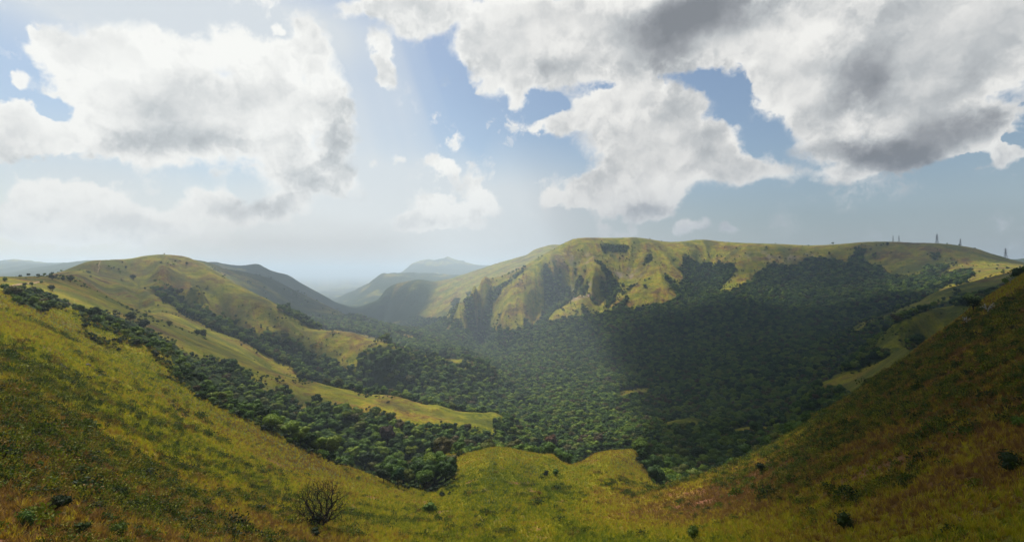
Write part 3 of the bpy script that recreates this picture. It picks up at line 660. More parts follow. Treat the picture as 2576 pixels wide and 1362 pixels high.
def tube(mb, P, Rr, sides=5, mi=0):
    P = [np.array(p, float) for p in P]; vs = []; fs = []
    for k, p in enumerate(P):
        d = P[min(k+1, len(P)-1)]-P[max(k-1, 0)]; d = d/(np.linalg.norm(d)+1e-9)
        u = np.cross(d, [0, 0, 1.0] if abs(d[2]) < .9 else [1.0, 0, 0]); u /= np.linalg.norm(u); w = np.cross(d, u)
        for q in range(sides):
            a_ = 2*math.pi*q/sides; vs.append(p+(u*math.cos(a_)+w*math.sin(a_))*Rr[k])
    for k in range(len(P)-1):
        for q in range(sides):
            fs.append((k*sides+q, k*sides+(q+1) % sides, (k+1)*sides+(q+1) % sides, (k+1)*sides+q))
    fs.append(tuple(range(sides))[::-1]); fs.append(tuple((len(P)-1)*sides+q for q in range(sides)))
    mb.add(vs, fs, mi)
def leaves(mb, C, N, size, g, mi=0, out=None):
    """leaf quads around centres C"""
    n = len(C); a = g.normal(size=(n, 3)); a /= np.linalg.norm(a, axis=1)[:, None]
    b = g.normal(size=(n, 3)); b = np.cross(a, b); b /= np.linalg.norm(b, axis=1)[:, None]
    s_ = size*(.6+.8*g.random((n, 1)))
    v = np.stack([C-a*s_, C+b*s_*.5, C+a*s_, C-b*s_*.5], 1).reshape(-1, 3)
    mb.add(v, [(4*k, 4*k+1, 4*k+2, 4*k+3) for k in range(n)], mi)
def crown(mb, g, rad, h, base, nl, nleaf, leaf, sub=2, flat=.75):
    """uneven crown of several leafy clumps"""
    cl = []
    for k in range(nl):
        a_ = 2*math.pi*(k/nl+g.random()*.12)*1.0; q = rad*(.25+.42*g.random()) if k else 0
        z = base+h*(.35+.5*g.random()) if k else base+h*.62
        rr = rad*(.30+.22*g.random()) if k else rad*.58
        cl.append((np.array([q*math.cos(a_), q*math.sin(a_), z]), rr))
    V0, F0 = ICO2 if sub == 2 else ICO1
    for (c, rr) in cl:
        d = .88+.20*np.sin(V0@g.normal(size=(3, 4))*3.3+g.random(4)*6).sum(1)*.5+g.normal(size=len(V0))*.12
        v = V0*d[:, None]*rr*np.array([1, 1, flat])+c
        mb.add(v, F0)
        m_ = max(4, int(nleaf/len(cl))); dirs = g.normal(size=(m_, 3)); dirs[:, 2] += .3; dirs /= np.linalg.norm(dirs, axis=1)[:, None]
        leaves(mb, c+dirs*rr*(.9+.32*g.random((m_, 1)))*np.array([1, 1, flat]), None, leaf, g)
    return cl
def trunk_mesh(g, h, r, name, limbs=3, spread=2.5, mtl=None):
    mb = MB(); lean = g.normal(size=2)*.05*h
    tube(mb, [(0, 0, -.6), (lean[0]*.3, lean[1]*.3, h*.4), (lean[0], lean[1], h)], [r*1.3, r*.9, r*.45], 6)
    for k in range(limbs):
        a_ = 2*math.pi*k/limbs+g.random(); b = np.array([lean[0]*.6, lean[1]*.6, h*(.5+.12*k/limbs)])
        e = b+np.array([math.cos(a_)*spread, math.sin(a_)*spread, h*.42]); tube(mb, [b, (b+e)/2+np.array([0, 0, -.15*spread*.5]), e], [r*.5, r*.38, r*.18], 5)
    return mb.mesh(name, [mtl or M_bark])
g_ = np.random.default_rng(11)
PROT = []
for k in range(8):
    mb = MB(); rad = 4.4+.9*g_.random(); h = 6.0+4.2*g_.random()
    crown(mb, g_, rad, h, 2.0, 9+k % 4, 1500, .36)
    PROT.append((mb.mesh('crown', [M_forest], True), trunk_mesh(g_, 6.5, .24, 'trunk')))
# ------------------------------------------------------------------ labels and helpers for things
def tag(o_, label=None, cat=None, group=None, kind=None):
    if label: o_['label'] = label
    if cat: o_['category'] = cat
    if group: o_['group'] = group
    if kind: o_['kind'] = kind
    return o_
def empty(name, loc, rz=0, sc=1):
    e = bpy.data.objects.new(name, None); col.objects.link(e); e.location = loc; e.rotation_euler = (0, 0, rz); e.scale = (sc,)*3; return e
def part(name, mesh, parent):
    o_ = bpy.data.objects.new(name, mesh); col.objects.link(o_); o_.parent = parent; return o_
def scatter(name, protos, P, S, Rz, I, tint=None, tilt=None, label=None):
    """uncountable growth: instances of the plant meshes on points (kind = stuff)"""
    c = bpy.data.collections.new(name+'_plants')
    for k, pm in enumerate(protos):
        o_ = bpy.data.objects.new('%s_%02d' % (name, k), pm); c.objects.link(o_)
    m_ = bpy.data.meshes.new(name); m_.vertices.add(len(P)); m_.vertices.foreach_set('co', np.asarray(P, np.float32).ravel())
    def at(nm, typ, arr):
        x = m_.attributes.new(nm, typ, 'POINT'); x.data.foreach_set('vector' if typ == 'FLOAT_VECTOR' else 'value', arr)
    at('size', 'FLOAT', np.asarray(S, np.float32)); at('pick', 'INT', np.asarray(I, np.int32))
    rot = np.zeros((len(P), 3), np.float32); rot[:, 2] = Rz
    if tilt is not None: rot[:, 0] = tilt[:, 0]; rot[:, 1] = tilt[:, 1]
    at('turn', 'FLOAT_VECTOR', rot.ravel())
    at('tint', 'FLOAT', np.asarray(tint if tint is not None else np.zeros(len(P)), np.float32))
    o_ = bpy.data.objects.new(name, m_); col.objects.link(o_); o_['kind'] = 'stuff'
    if label: o_['label'] = label
    ng = bpy.data.node_groups.new(name+'_scatter', 'GeometryNodeTree')
    ng.interface.new_socket('Geometry', in_out='INPUT', socket_type='NodeSocketGeometry'); ng.interface.new_socket('Geometry', in_out='OUTPUT', socket_type='NodeSocketGeometry')
    N = ng.nodes.new; L = ng.links.new
    gi, go = N('NodeGroupInput'), N('NodeGroupOutput'); ci = N('GeometryNodeCollectionInfo'); ci.inputs['Collection'].default_value = c
    ci.inputs['Separate Children'].default_value = True; ci.inputs['Reset Children'].default_value = True
    ip = N('GeometryNodeInstanceOnPoints'); L(gi.outputs[0], ip.inputs['Points']); L(ci.outputs[0], ip.inputs['Instance']); ip.inputs['Pick Instance'].default_value = True
    def na(nm, dt):
        x = N('GeometryNodeInputNamedAttribute'); x.data_type = dt; x.inputs['Name'].default_value = nm; return [q for q in x.outputs if q.enabled][0]
    L(na('pick', 'INT'), ip.inputs['Instance Index']); L(na('size', 'FLOAT'), ip.inputs['Scale'])
    er = N('FunctionNodeEulerToRotation'); L(na('turn', 'FLOAT_VECTOR'), er.inputs[0]); L(er.outputs[0], ip.inputs['Rotation'])
    L(ip.outputs[0], go.inputs[0])
    md = o_.modifiers.new('growth', 'NODES'); md.node_group = ng; return o_

# ------------------------------------------------------------------ the woods
def lattice(x0, x1, y0, y1, sp):
    X, Y = np.meshgrid(np.arange(x0, x1, sp), np.arange(y0, y1, sp))
    return X.ravel()+rng.uniform(-.45, .45, X.size)*sp, Y.ravel()+rng.uniform(-.45, .45, Y.size)*sp
Xa, Ya = lattice(-1300, 2100, 620, 2500, 7.0); Xb, Yb = lattice(-500, 700, 150, 620, 4.6)
X = np.concatenate([Xa, Xb]); Y = np.concatenate([Ya, Yb])
k = (np.abs(X) < Y*1.06); X, Y = X[k], Y[k]
th = np.arctan2(X, Y); s_ = np.log(np.hypot(X, Y)); r_ = np.exp(s_)
W = interp2(gt, gs, FOR, th, s_); k = W > .55; X, Y, th, s_, r_ = X[k], Y[k], th[k], s_[k], r_[k]
Z = interp2(gt, gs, GZ, th, s_)
S = rng.uniform(.72, 1.18, len(X))*np.where(rng.random(len(X)) < .12, 1.18, 1.0)
# smaller growth towards the upper ends of the gullies and on the high slopes
S *= np.clip(1.0-(Z-CZ)/260, .6, 1.0)*np.clip(.60+(Y-380)/700, .60, 1.0)
PX0 = 1288+1288*X/Y
S *= np.where(Y < 330, np.clip(.48+(PX0-450)/550*.75, .48, 1.2), 1.0)
S *= 1-.25*(rng.random(len(S)) < .3)
S *= np.where((PX0 > 2080) & (Y > 480) & (Y < 1000), .55, 1.0)
SPECIAL = [  # foot in the photo, crown width there, leaves, label
 (1066,1232,50,'green','broad fresh green round tree at the lowest tip of the gully wood'),
 (1001,1226,42,'feather','soft blue green tree with a tall feathery crown beside the broad round one'),
 (965,1215,38,'dark','very dark round tree at the left end of the wood\'s lowest edge'),
 (1040,1205,24,'yellow','small yellow green crown behind the broad round tree'),
 (1032,1150,38,'yellow','flat topped yellow green tree standing over the lower gully wood'),
 (975,1118,46,'mauve','brownish purple leafless looking tree in the middle of the gully wood'),
 (1387,1130,38,'rust','reddish brown tree in the forest just behind the low humps'),
 (867,1060,30,'yellow','pale yellow green crown in the middle gully wood'),
 (718,984,18,'dark','single dark tree at the top of the narrow grass tongue'),
 (1500,1106,20,'pale','pale yellowish tree in the forest behind the right hump'),
 (1137,1022,20,'pale','pale beige green tree just beyond the near spur crest'),
 (442,768,16,'yellow','bright green crown in the copse high on the grassy peak'),
 (403,744,20,'dark','large dark crown at the top end of the high copse'),
 (328,812,26,'dark','dark round tree in the thin upper part of the gully wood'),
 (361,832,30,'dark','broad dark tree at the bend of the upper gully wood')]
M_feather = leaf_mat('blue_green_leaves', [(0, (.022, .055, .022)), (1, (.045, .090, .032))]); M_yell = leaf_mat('yellow_green_leaves', [(0, (.085, .120, .012)), (1, (.150, .180, .018))])
M_mauve = leaf_mat('purple_brown_twigs', [(0, (.040, .028, .024)), (1, (.070, .048, .040))]); M_palel = leaf_mat('pale_leaves', [(0, (.14, .15, .06)), (1, (.24, .22, .10))])
SPOS = []
for (px_, py_, w_, kd, lab) in SPECIAL:
    x_, y_, z_ = hit(px_, py_); sc_ = w_/1288*y_/10.0; gq = np.random.default_rng(px_)
    mb = MB(); crown(mb, gq, 4.6, 9.5 if kd == 'feather' else (6 if kd == 'yellow' else 8), 2.0, 11, 1700, .36, 2, .5 if py_ == 1150 else .8)
    mm_ = {'green': M_green, 'feather': M_feather, 'dark': M_darkl, 'yellow': M_yell, 'mauve': M_mauve, 'rust': M_rust, 'pale': M_palel}[kd]
    e_ = empty('forest_tree', (x_, y_, z_), gq.random()*6, sc_); part('crown', mb.mesh('crown', [mm_]), e_); part('trunk', trunk_mesh(gq, 6.5, .28, 'trunk'), e_)
    tag(e_, lab, 'tree'); SPOS.append((x_, y_, w_/1288*y_*.45))
ks = np.ones(len(X), bool)
for (x_, y_, q_) in SPOS: ks &= np.hypot(X-x_, Y-y_) > q_+1.0; ks &= ~((np.abs(X/Y-x_/y_) < q_/y_) & (Y < y_) & (Y > y_-14))
X, Y, Z, S, th, s_, r_ = X[ks], Y[ks], Z[ks], S[ks], th[ks], s_[ks], r_[ks]
def horizon_before(th, s):
    fi = np.clip(np.round(np.interp(th, gt, np.arange(NTt))).astype(int), 0, NTt-1); fj = np.clip(np.floor(np.interp(s, gs, np.arange(NS))).astype(int)-1, 0, NS-1)
    return HOR[fj, fi]
topE = (Z-CZ+9*S)/r_; vis = topE > horizon_before(th, s_)+.0005
k = topE > horizon_before(th, s_)-.03; 
order = np.argsort(r_/S); order = order[vis[order]]
px = 1288+1288*X/Y; py = 681-1288*(Z-CZ+4)/Y
inframe = (px > 0) & (px < 2576) & (py < 1362)
near_idx = [q for q in order if inframe[q]][:278]
def region(px, py, Y):
    if Y < 300 and px < 200: return ('dark tree of the small wood in the hollow beside the hillock', 'trees of the hillock wood')
    if px < 560: return ('dark green tree in the narrow upper end of the gully wood', 'trees in the upper gully wood')
    if px < 1180 and Y < 345:
        where = 'middle stretch of the gully wood' if px < 900 else 'broad lower end of the gully wood'
        if Y < 212: return ('leafy tree in the %s, against the left brow' % where, 'front rank trees, '+where)
        if Y < 250: return ('rounded tree at the gully bottom, %s' % where, 'gully bottom trees, '+where)
        return ('leafy tree behind in the %s, climbing the spur' % where, 'back rank trees, '+where)
    if px < 1400: return ('tree of the forest edge right behind the left low hump of the bowl', 'forest trees behind the left hump')
    if px < 1480: return ('dark tree in or behind the hollow between the two low humps', 'trees at the hollow between the humps')
    if px < 1660: return ('tree of the forest edge behind and beside the right low hump', 'forest trees behind the right hump')
    if px < 1850: return ('dark tree in the shaded forest just beyond the lowest end of the brown right flank', 'forest edge trees beyond the low end of the right flank')
    return ('dark tree in the shaded forest beyond the middle brow of the brown right flank', 'forest edge trees beyond the right flank brow')
near_set = set(near_idx)
for q in near_idx:
    lab, grp = region(px[q], py[q], Y[q])
    e_ = empty('forest_tree', (X[q], Y[q], Z[q]), rng.uniform(0, 6.28), S[q]); cm, tm = PROT[int(rng.integers(8))]
    part('crown', cm, e_); part('trunk', tm, e_); tag(e_, lab, 'tree', grp)
rest = np.array([q for q in range(len(X)) if q not in near_set and k[q]])
NR = len(rest)
scatter('forest', [p[0] for p in PROT], np.stack([X[rest], Y[rest], Z[rest]-.8], -1), S[rest], rng.uniform(0, 6.28, NR), rng.integers(0, 8, NR), None, None, 'dense dark green forest filling the valley and the gullies')
print('forest trees', NR)

# ------------------------------------------------------------------ bushes scattered over the open slopes
def bush_mesh(g, rad, h, n, leaf, mtl, nl=3, stems=True):
    mb = MB(); crown(mb, g, rad, h, h*.02, nl, n, leaf, 1, .8); return mb.mesh('bush', [mtl])
BUSH = [bush_mesh(g_, 1.3, 2.0, 110, .22, M_darkl), bush_mesh(g_, 1.0, 1.5, 90, .2, M_shrub), bush_mesh(g_, 1.6, 2.4, 130, .25, M_forest)]
n = 26000; th = rng.uniform(R(-46), R(46), n); s_ = rng.uniform(math.log(300), math.log(2300), n); r_ = np.exp(s_); X = r_*np.sin(th); Y = r_*np.cos(th)
W = interp2(gt, gs, FOR, th, s_); st = interp2(gt, gs, A2*1.2+A1, th, s_)
cl = fbm(X, Y, 70, 4)*2.2 + np.clip((r_-1200)/500, 0, 1)*.2 - st*2.0 + W*.6
E_ok = (interp2(gt, gs, GZ, th, s_)-CZ)/r_ > horizon_before(th, s_)-.004
Es = (interp2(gt, gs, GZ, th, s_)-CZ)/r_; sky_e = HOR[-1, np.clip(np.round(np.interp(th, gt, np.arange(NTt))).astype(int), 0, NTt-1)]
k = (cl > .42) & E_ok & (W < .8) & ((Es < sky_e-.010) | (rng.random(n) < .10)); X, Y, th, s_ = X[k], Y[k], th[k], s_[k]; Z = interp2(gt, gs, GZ, th, s_); n = len(X)
scatter('hillside_bushes', BUSH, np.stack([X, Y, Z-.2], -1), rng.uniform(.6, 1.9, n)*np.clip(np.exp(s_)/900, .55, 1.7), rng.uniform(0, 6.28, n), rng.integers(0, 3, n), None, None, 'small dark bushes scattered over the grassy mountain slopes')
print('bushes', n)
# forest fringe: low growth along every wood edge
n = 60000; th = rng.uniform(R(-46), R(46), n); s_ = rng.uniform(math.log(165), math.log(2000), n)
FE = box(box(FOR, 3, 0), 3, 1); W = interp2(gt, gs, FE, th, s_); r_ = np.exp(s_)
k = (W > .12) & (W < .6) & (rng.random(n) < .55); X, Y, th, s_ = (r_*np.sin(th))[k], (r_*np.cos(th))[k], th[k], s_[k]; Z = interp2(gt, gs, GZ, th, s_); n = len(X)
scatter('forest_edge_shrubs', BUSH, np.stack([X, Y, Z-.2], -1), rng.uniform(.6, 1.7, n)*np.clip(np.exp(s_)/700, .7, 1.8), rng.uniform(0, 6.28, n), rng.integers(0, 3, n), None, None, 'low dark shrubs along the edges of the woods')
print('edge', n)

n = 9000; th = rng.uniform(R(-43), R(-30), n); r_ = rng.uniform(130, 270, n); s_ = np.log(r_); X = r_*np.sin(th); Y = r_*np.cos(th)
k = (interp2(gt, gs, scrub, th, s_)*1.1+fbm(X, Y, 12, 3)*2.6 > 1.42); X, Y, th, s_ = X[k], Y[k], th[k], s_[k]; n = len(X)
scatter('brow_scrub', [BUSH[1], BUSH[1], BUSH[0]], np.stack([X, Y, interp2(gt, gs, GZ, th, s_)-.1], -1), rng.uniform(.25, .75, n), rng.uniform(0, 6.28, n), rng.integers(0, 3, n), None, None, 'dark tangled scrub along the upper brow of the left flank')
print('scrub', n)
# ------------------------------------------------------------------ grass and low ground shrubs on the near slopes
def tuft(g, n, h, w):
    mb = MB(); v = []; f = []
    for k in range(n):
        a_ = g.random()*6.28; b = np.array([math.cos(a_), math.sin(a_), 0]); c = np.array([-b[1], b[0], 0]); r0 = g.random()*.16; H = h*(.55+.6*g.random()); o_ = .25+.5*g.random()
        p0 = b*r0; p1 = p0+b*H*o_*.35+np.array([0, 0, H*.6]); p2 = p0+b*H*o_+np.array([0, 0, H])
        i = len(v); v += [p0-c*w, p0+c*w, p1+c*w*.8, p1-c*w*.8, p2]; f += [(i, i+1, i+2, i+3), (i+3, i+2, i+4)]
    mb.add(v, f); return mb.mesh('tuft', [M_grass], False)
TUFT = [tuft(g_, 16, .55, .022), tuft(g_, 20, .42, .026), tuft(g_, 12, .75, .018)]
n = 350000; th = rng.uniform(R(-63), R(63), n); r_ = rng.uniform(9, 265, n); s_ = np.log(r_); X = r_*np.sin(th); Y = r_*np.cos(th)
W = interp2(gt, gs, FOR, th, s_); Zq = interp2(gt, gs, GZ, th, s_)
so_ = interp2(gt, gs, soil, th, s_)
k = (W < .5) & ((Zq-CZ)/r_ > -1.3) & ((Zq-CZ+1)/r_ > horizon_before(th, s_)-.002) & (rng.random(n) > so_*.9)
X, Y, Zq, th, s_, r_ = X[k], Y[k], Zq[k], th[k], s_[k], r_[k]; n = len(X)
tint = interp2(gt, gs, dry+STR*.9, th, s_)
tn = fbm(X, Y, 3.0, 2)*.5
scatter('grass', TUFT, np.stack([X, Y, Zq-.03], -1), rng.uniform(.45, 1.1, n)*np.clip((r_/60)**.3, .7, 1.15), rng.uniform(0, 6.28, n), rng.integers(0, 3, n), tint+tn, rng.normal(size=(n, 2))*.18, 'yellow green and reddish dry grass covering the near slopes')
print('grass', n)
def leafy(g, rad, h, n, leaf, mtl):
    mb = MB()
    for k in range(5):
        a_ = g.random()*6.28; e_ = np.array([math.cos(a_)*rad*.7, math.sin(a_)*rad*.7, h*(.5+.4*g.random())]); tube(mb, [(0, 0, -.1), e_*.55+np.array([0, 0, .05]), e_], [.02, .015, .006], 3, 1)
    d = g.normal(size=(n, 3)); d /= np.linalg.norm(d, axis=1)[:, None]; d[:, 2] = np.abs(d[:, 2]); q = (.45+.6*g.random((n, 1)))
    bump = 1+.3*np.sin(d@g.normal(size=3)*4)[:, None]
    leaves(mb, d*q*bump*np.array([rad, rad, h]), None, leaf, g, 0); return mb.mesh('low_shrub', [mtl, M_bark], False)
LS = [leafy(g_, .55, .65, 130, .075, M_shrub), leafy(g_, .8, .8, 170, .085, M_shrub), leafy(g_, .45, .9, 120, .07, M_shrub), leafy(g_, .7, .6, 140, .08, M_darkl)]
n = 95000; th = rng.uniform(R(-63), R(63), n); r_ = rng.uniform(9, 190, n); s_ = np.log(r_); X = r_*np.sin(th); Y = r_*np.cos(th)
Zq = interp2(gt, gs, GZ, th, s_); W = interp2(gt, gs, FOR, th, s_)
c_ = fbm(X, Y, 8, 4)*2 + fbm(X+900, Y, 40, 2)*.8 - interp2(gt, gs, A3, th, s_)*2.5
want = np.clip((-X-8)/30, 0, 1)*np.clip((150-r_)/70, 0, 1)*.62 + np.clip((X-25)/40, 0, 1)*.60 - .42
k = (c_+want*1.5+rng.normal(size=n)*.35 > .30) & ((Zq-CZ)/r_ > -1.3) & ((Zq-CZ+1)/r_ > horizon_before(th, s_)-.002) & (W < .5)
X, Y, Zq, r_ = X[k], Y[k], Zq[k], r_[k]; n = len(X)
scatter('ground_shrubs', LS, np.stack([X, Y, Zq-.05], -1), rng.uniform(.6, 1.35, n)*np.clip((r_/60)**.35, .85, 1.5)*np.where(rng.random(n) < .03, 1.7, 1.0), rng.uniform(0, 6.28, n), rng.choice(4, n, p=[.35, .3, .25, .1]), None, None, 'knee high leafy shrubs mixed into the grass of both flanks')
print('low shrubs', n)

# ------------------------------------------------------------------ single shrubs and small trees one can point at
def ground_hit(px, py):
    x, y, z = hit(px, py); return x, y, z
def shrub(px, py, wpx, label, cat='shrub', kind='dark', name='shrub', group=None, tall=.85):
    """px, py: its foot in the photo; wpx: its width there"""
    x, y, z = ground_hit(px, py); W_ = wpx/1288*y
    g = np.random.default_rng(int(px*7+py)); e_ = empty(name, (x, y, z-.05*W_), 0)
    mb = MB(); M_ = {'dark': M_darkl, 'green': M_green, 'mixed': M_shrub, 'forest': M_forest, 'rust': M_rust}[kind]
    h = W_*tall; rad = W_/2
    cl = []
    for k in range(5):
        a_ = g.random()*6.28; q = rad*.55*g.random(); c = np.array([q*math.cos(a_), q*math.sin(a_), h*(.35+.35*g.random())]); rr = rad*(.38+.2*g.random())
        v = ICO1[0]*(1+g.normal(size=(len(ICO1[0]), 1))*.13)*rr*.8*np.array([1, 1, .85*tall+.15])+c; mb.add(v, ICO1[1])
        d = g.normal(size=(110, 3)); d /= np.linalg.norm(d, axis=1)[:, None]
        leaves(mb, c+d*rr*(.75+.5*g.random((110, 1)))*np.array([1, 1, .85*tall+.15]), None, max(.05, W_*.042), g)
    part('foliage', mb.mesh('foliage', [M_], False), e_)
    mb = MB()
    for k in range(4):
        a_ = g.random()*6.28; t_ = np.array([math.cos(a_)*rad*.4, math.sin(a_)*rad*.4, h*.5]); tube(mb, [(0, 0, -.15*h), t_*.5, t_], [W_*.03, W_*.02, W_*.01], 4)
    part('stems', mb.mesh('stems', [M_bark]), e_)
    return tag(e_, label, cat, group)
for a in [
 (62,719,12,'dark round shrub on the hillock, beside another at the dirt trail','shrub','dark'),
 (80,719,13,'dark round shrub on the hillock, just right of its twin by the trail','shrub','forest'),
 (131,703,17,'round shrub standing on the skyline of the hillock','shrub','dark'),
 (130,733,21,'broad rounded shrub on the hillock slope above the small wood','shrub','dark'),
 (53,737,20,'low dark shrub directly above the small hillock wood','shrub','dark'),
 (21,741,22,'dark shrub at the top of the left flank where it meets the hillock','shrub','forest'),
 (12,707,16,'bushy shrub at the far left end of the hillock skyline','shrub','forest'),
 (178,707,18,'flat dark bush where the hillock ends before the grassy peak','bush','dark'),
 (160,705,12,'small dark bush on the hillock path left of the flat bush','bush','dark'),
 (103,712,10,'tiny dark bush in the middle of the hillock skyline','bush','forest'),
 (335,701,18,'dark clump of trees alone on the grassy peak face','small tree','dark'),
 (316,674,9,'small dark tree just under the skyline of the grassy peak','small tree','dark'),
 (308,661,6,'tiny bush on the skyline of the grassy peak','bush','dark'),
 (365,727,9,'small round bush on the grassy face left of the gully copse','bush','dark'),
 (426,820,19,'single dark tree on the near spur above the gully wood','small tree','forest'),
 (515,846,24,'right half of the dark thicket alone on the near spur','thicket','dark'),
 (495,843,22,'left half of the dark thicket alone on the near spur','thicket','forest'),
 (607,870,8,'tiny dark bush on the bright spur below the thicket','bush','dark'),
 (347,868,24,'dark bush on the scrubby upper edge of the left flank','bush','dark'),
 (393,897,26,'dark bush on the edge of the left flank beside the gully wood','bush','dark'),
 (215,826,22,'dark bush in the shaded scrub high on the left flank','bush','dark'),
 (426,916,10,'small dark bush at the brow of the left flank','bush','dark'),
 (145,1285,58,'dense dark green shrub in the lower left corner','shrub','dark'),
 (66,1330,62,'bright green leafy shrub left of the dense dark one','shrub','green'),
 (99,1178,28,'small green shrub above the lower left corner','shrub','green'),
 (192,1200,40,'wide loose green shrub on the left flank','shrub','mixed'),
 (250,1212,28,'dark green shrub right of the wide loose one','shrub','dark'),
 (257,1280,36,'green shrub low on the left flank above the frame edge','shrub','mixed'),
 (338,1295,30,'dark shrub low on the left flank, the rightmost of the row','shrub','dark'),
 (14,1080,22,'dark shrub at the left edge of the left flank','shrub','dark'),
 (20,975,32,'broad dark bush high at the left edge of the left flank','bush','dark'),
 (16,1062,10,'small bright green plant under the dark bush at the left edge','plant','green'),
 (205,1345,50,'dark leafy shrub on the bottom edge beside bare red soil','shrub','mixed'),
 (290,1350,60,'large mottled shrub on the bottom edge of the left flank','shrub','mixed'),
 (655,1288,30,'dark green spiky shrub left of the bare tree','shrub','dark'),
 (791,1352,36,'rounded green shrub at the foot of the bare tree','shrub','dark'),
 (1113,1248,22,'low dark bush at the lower end of the gully wood','bush','dark'),
 (1130,1244,13,'tiny dark bush right of the low bush by the gully wood','bush','dark'),
 (1083,1288,40,'wide low green bush in the middle of the bowl','bush','green'),
 (1223,1298,10,'small lone bush in the floor of the bowl','bush','dark'),
 (1245,1283,7,'tiny green bush above the small lone bush in the bowl','bush','green'),
 (1400,1304,10,'little dark bush on the right side of the bowl floor','bush','dark'),
 (1373,1196,20,'dark bush in the hollow between the two low humps','bush','dark'),
 (1398,1197,24,'thicket filling the hollow between the two low humps','thicket','forest'),
 (2271,922,20,'dark round bush on the brow of the brown right flank','bush','dark'),
 (1916,1188,36,'dark leggy bush on the right flank','bush','dark'),
 (1953,1134,24,'dark bush near the brow of the right flank','bush','dark'),
 (2005,1085,10,'little green bush sticking up at the brow of the right flank','bush','green'),
 (2098,1020,14,'yellow green bush on the brow of the right flank','bush','green'),
 (2415,835,16,'yellow green shrub under the small dark tree','shrub','green'),
 (2545,1185,70,'large dark shrub at the right edge with a bare branch','shrub','dark'),
 (2560,1075,44,'bright leafy shrub at the right edge above the large dark one','shrub','green'),
 (1745,1356,44,'leafy green shrub on the bottom edge of the right flank','shrub','mixed'),
 (2130,1330,60,'broad green shrub low on the right flank','shrub','mixed'),
 (2233,617,12,'dark dome of trees on the skyline left of the twin pylons','tree clump','dark'),
 (2205,618,5,'tiny tree on the mountain skyline left of the dark dome','small tree','dark'),
 (2216,618,6,'small bush on the skyline beside the dark dome','bush','dark'),
 (1927,623,6,'single small tree on the low part of the mountain skyline','small tree','dark'),
 (1822,622,4,'tiny bush on the mountain skyline above the hollow','bush','dark'),
]: shrub(*a)

def small_tree(px, py, hpx, label, flowers=False, bare=False):
    x, y, z = ground_hit(px, py); H = hpx/1288*y; g = np.random.default_rng(int(px))
    e_ = empty('bush_tree' if not bare else 'flowering_tree', (x, y, z), 0)
    mb = MB(); tips = []
    tube(mb, [(0, 0, -.2), (.03*H, 0, H*.25), (-.02*H, 0, H*.45)], [H*.045, H*.035, H*.03], 6)
    for k in range(7):
        a_ = k*.9+g.random(); b = np.array([0, 0, H*(.3+.03*k)]); t_ = np.array([math.cos(a_)*H*.36, math.sin(a_)*H*.36, H*(.62+.35*g.random())]); mid_ = (b+t_)/2+g.normal(size=3)*H*.03
        tube(mb, [b, mid_, t_], [H*.022, H*.015, H*.007], 4); tips.append(t_)
        for q in range(3):
            t2 = t_*.8+g.normal(size=3)*H*.1+np.array([0, 0, H*.08]); tube(mb, [mid_, (mid_+t2)/2+g.normal(size=3)*H*.02, t2], [H*.01, H*.007, H*.003], 3); tips.append(t2)
    part('trunk', mb.mesh('trunk', [M_pale if bare else M_bark]), e_)
    mb = MB()
    for t_ in tips:
        n_ = 4 if bare else 46
        leaves(mb, t_+g.normal(size=(n_, 3))*H*(.03 if bare else .09), None, H*(.022 if bare else .035), g)
    part('blossoms' if bare else 'crown', mb.mesh('crown', [M_blossom if bare else M_darkl], False), e_)
    return tag(e_, label, 'small tree')
small_tree(2448, 784, 35, 'small dark tree standing alone on the brow of the right flank')
small_tree(2486, 792, 34, 'thin bare tree with white flowers right of the small dark tree', bare=True)
small_tree(2432, 818, 24, 'low bare shrub dotted with white flowers below the small dark tree', bare=True)
small_tree(2541, 712, 18, 'tiny white flowering bush near the top of the right flank', bare=True)

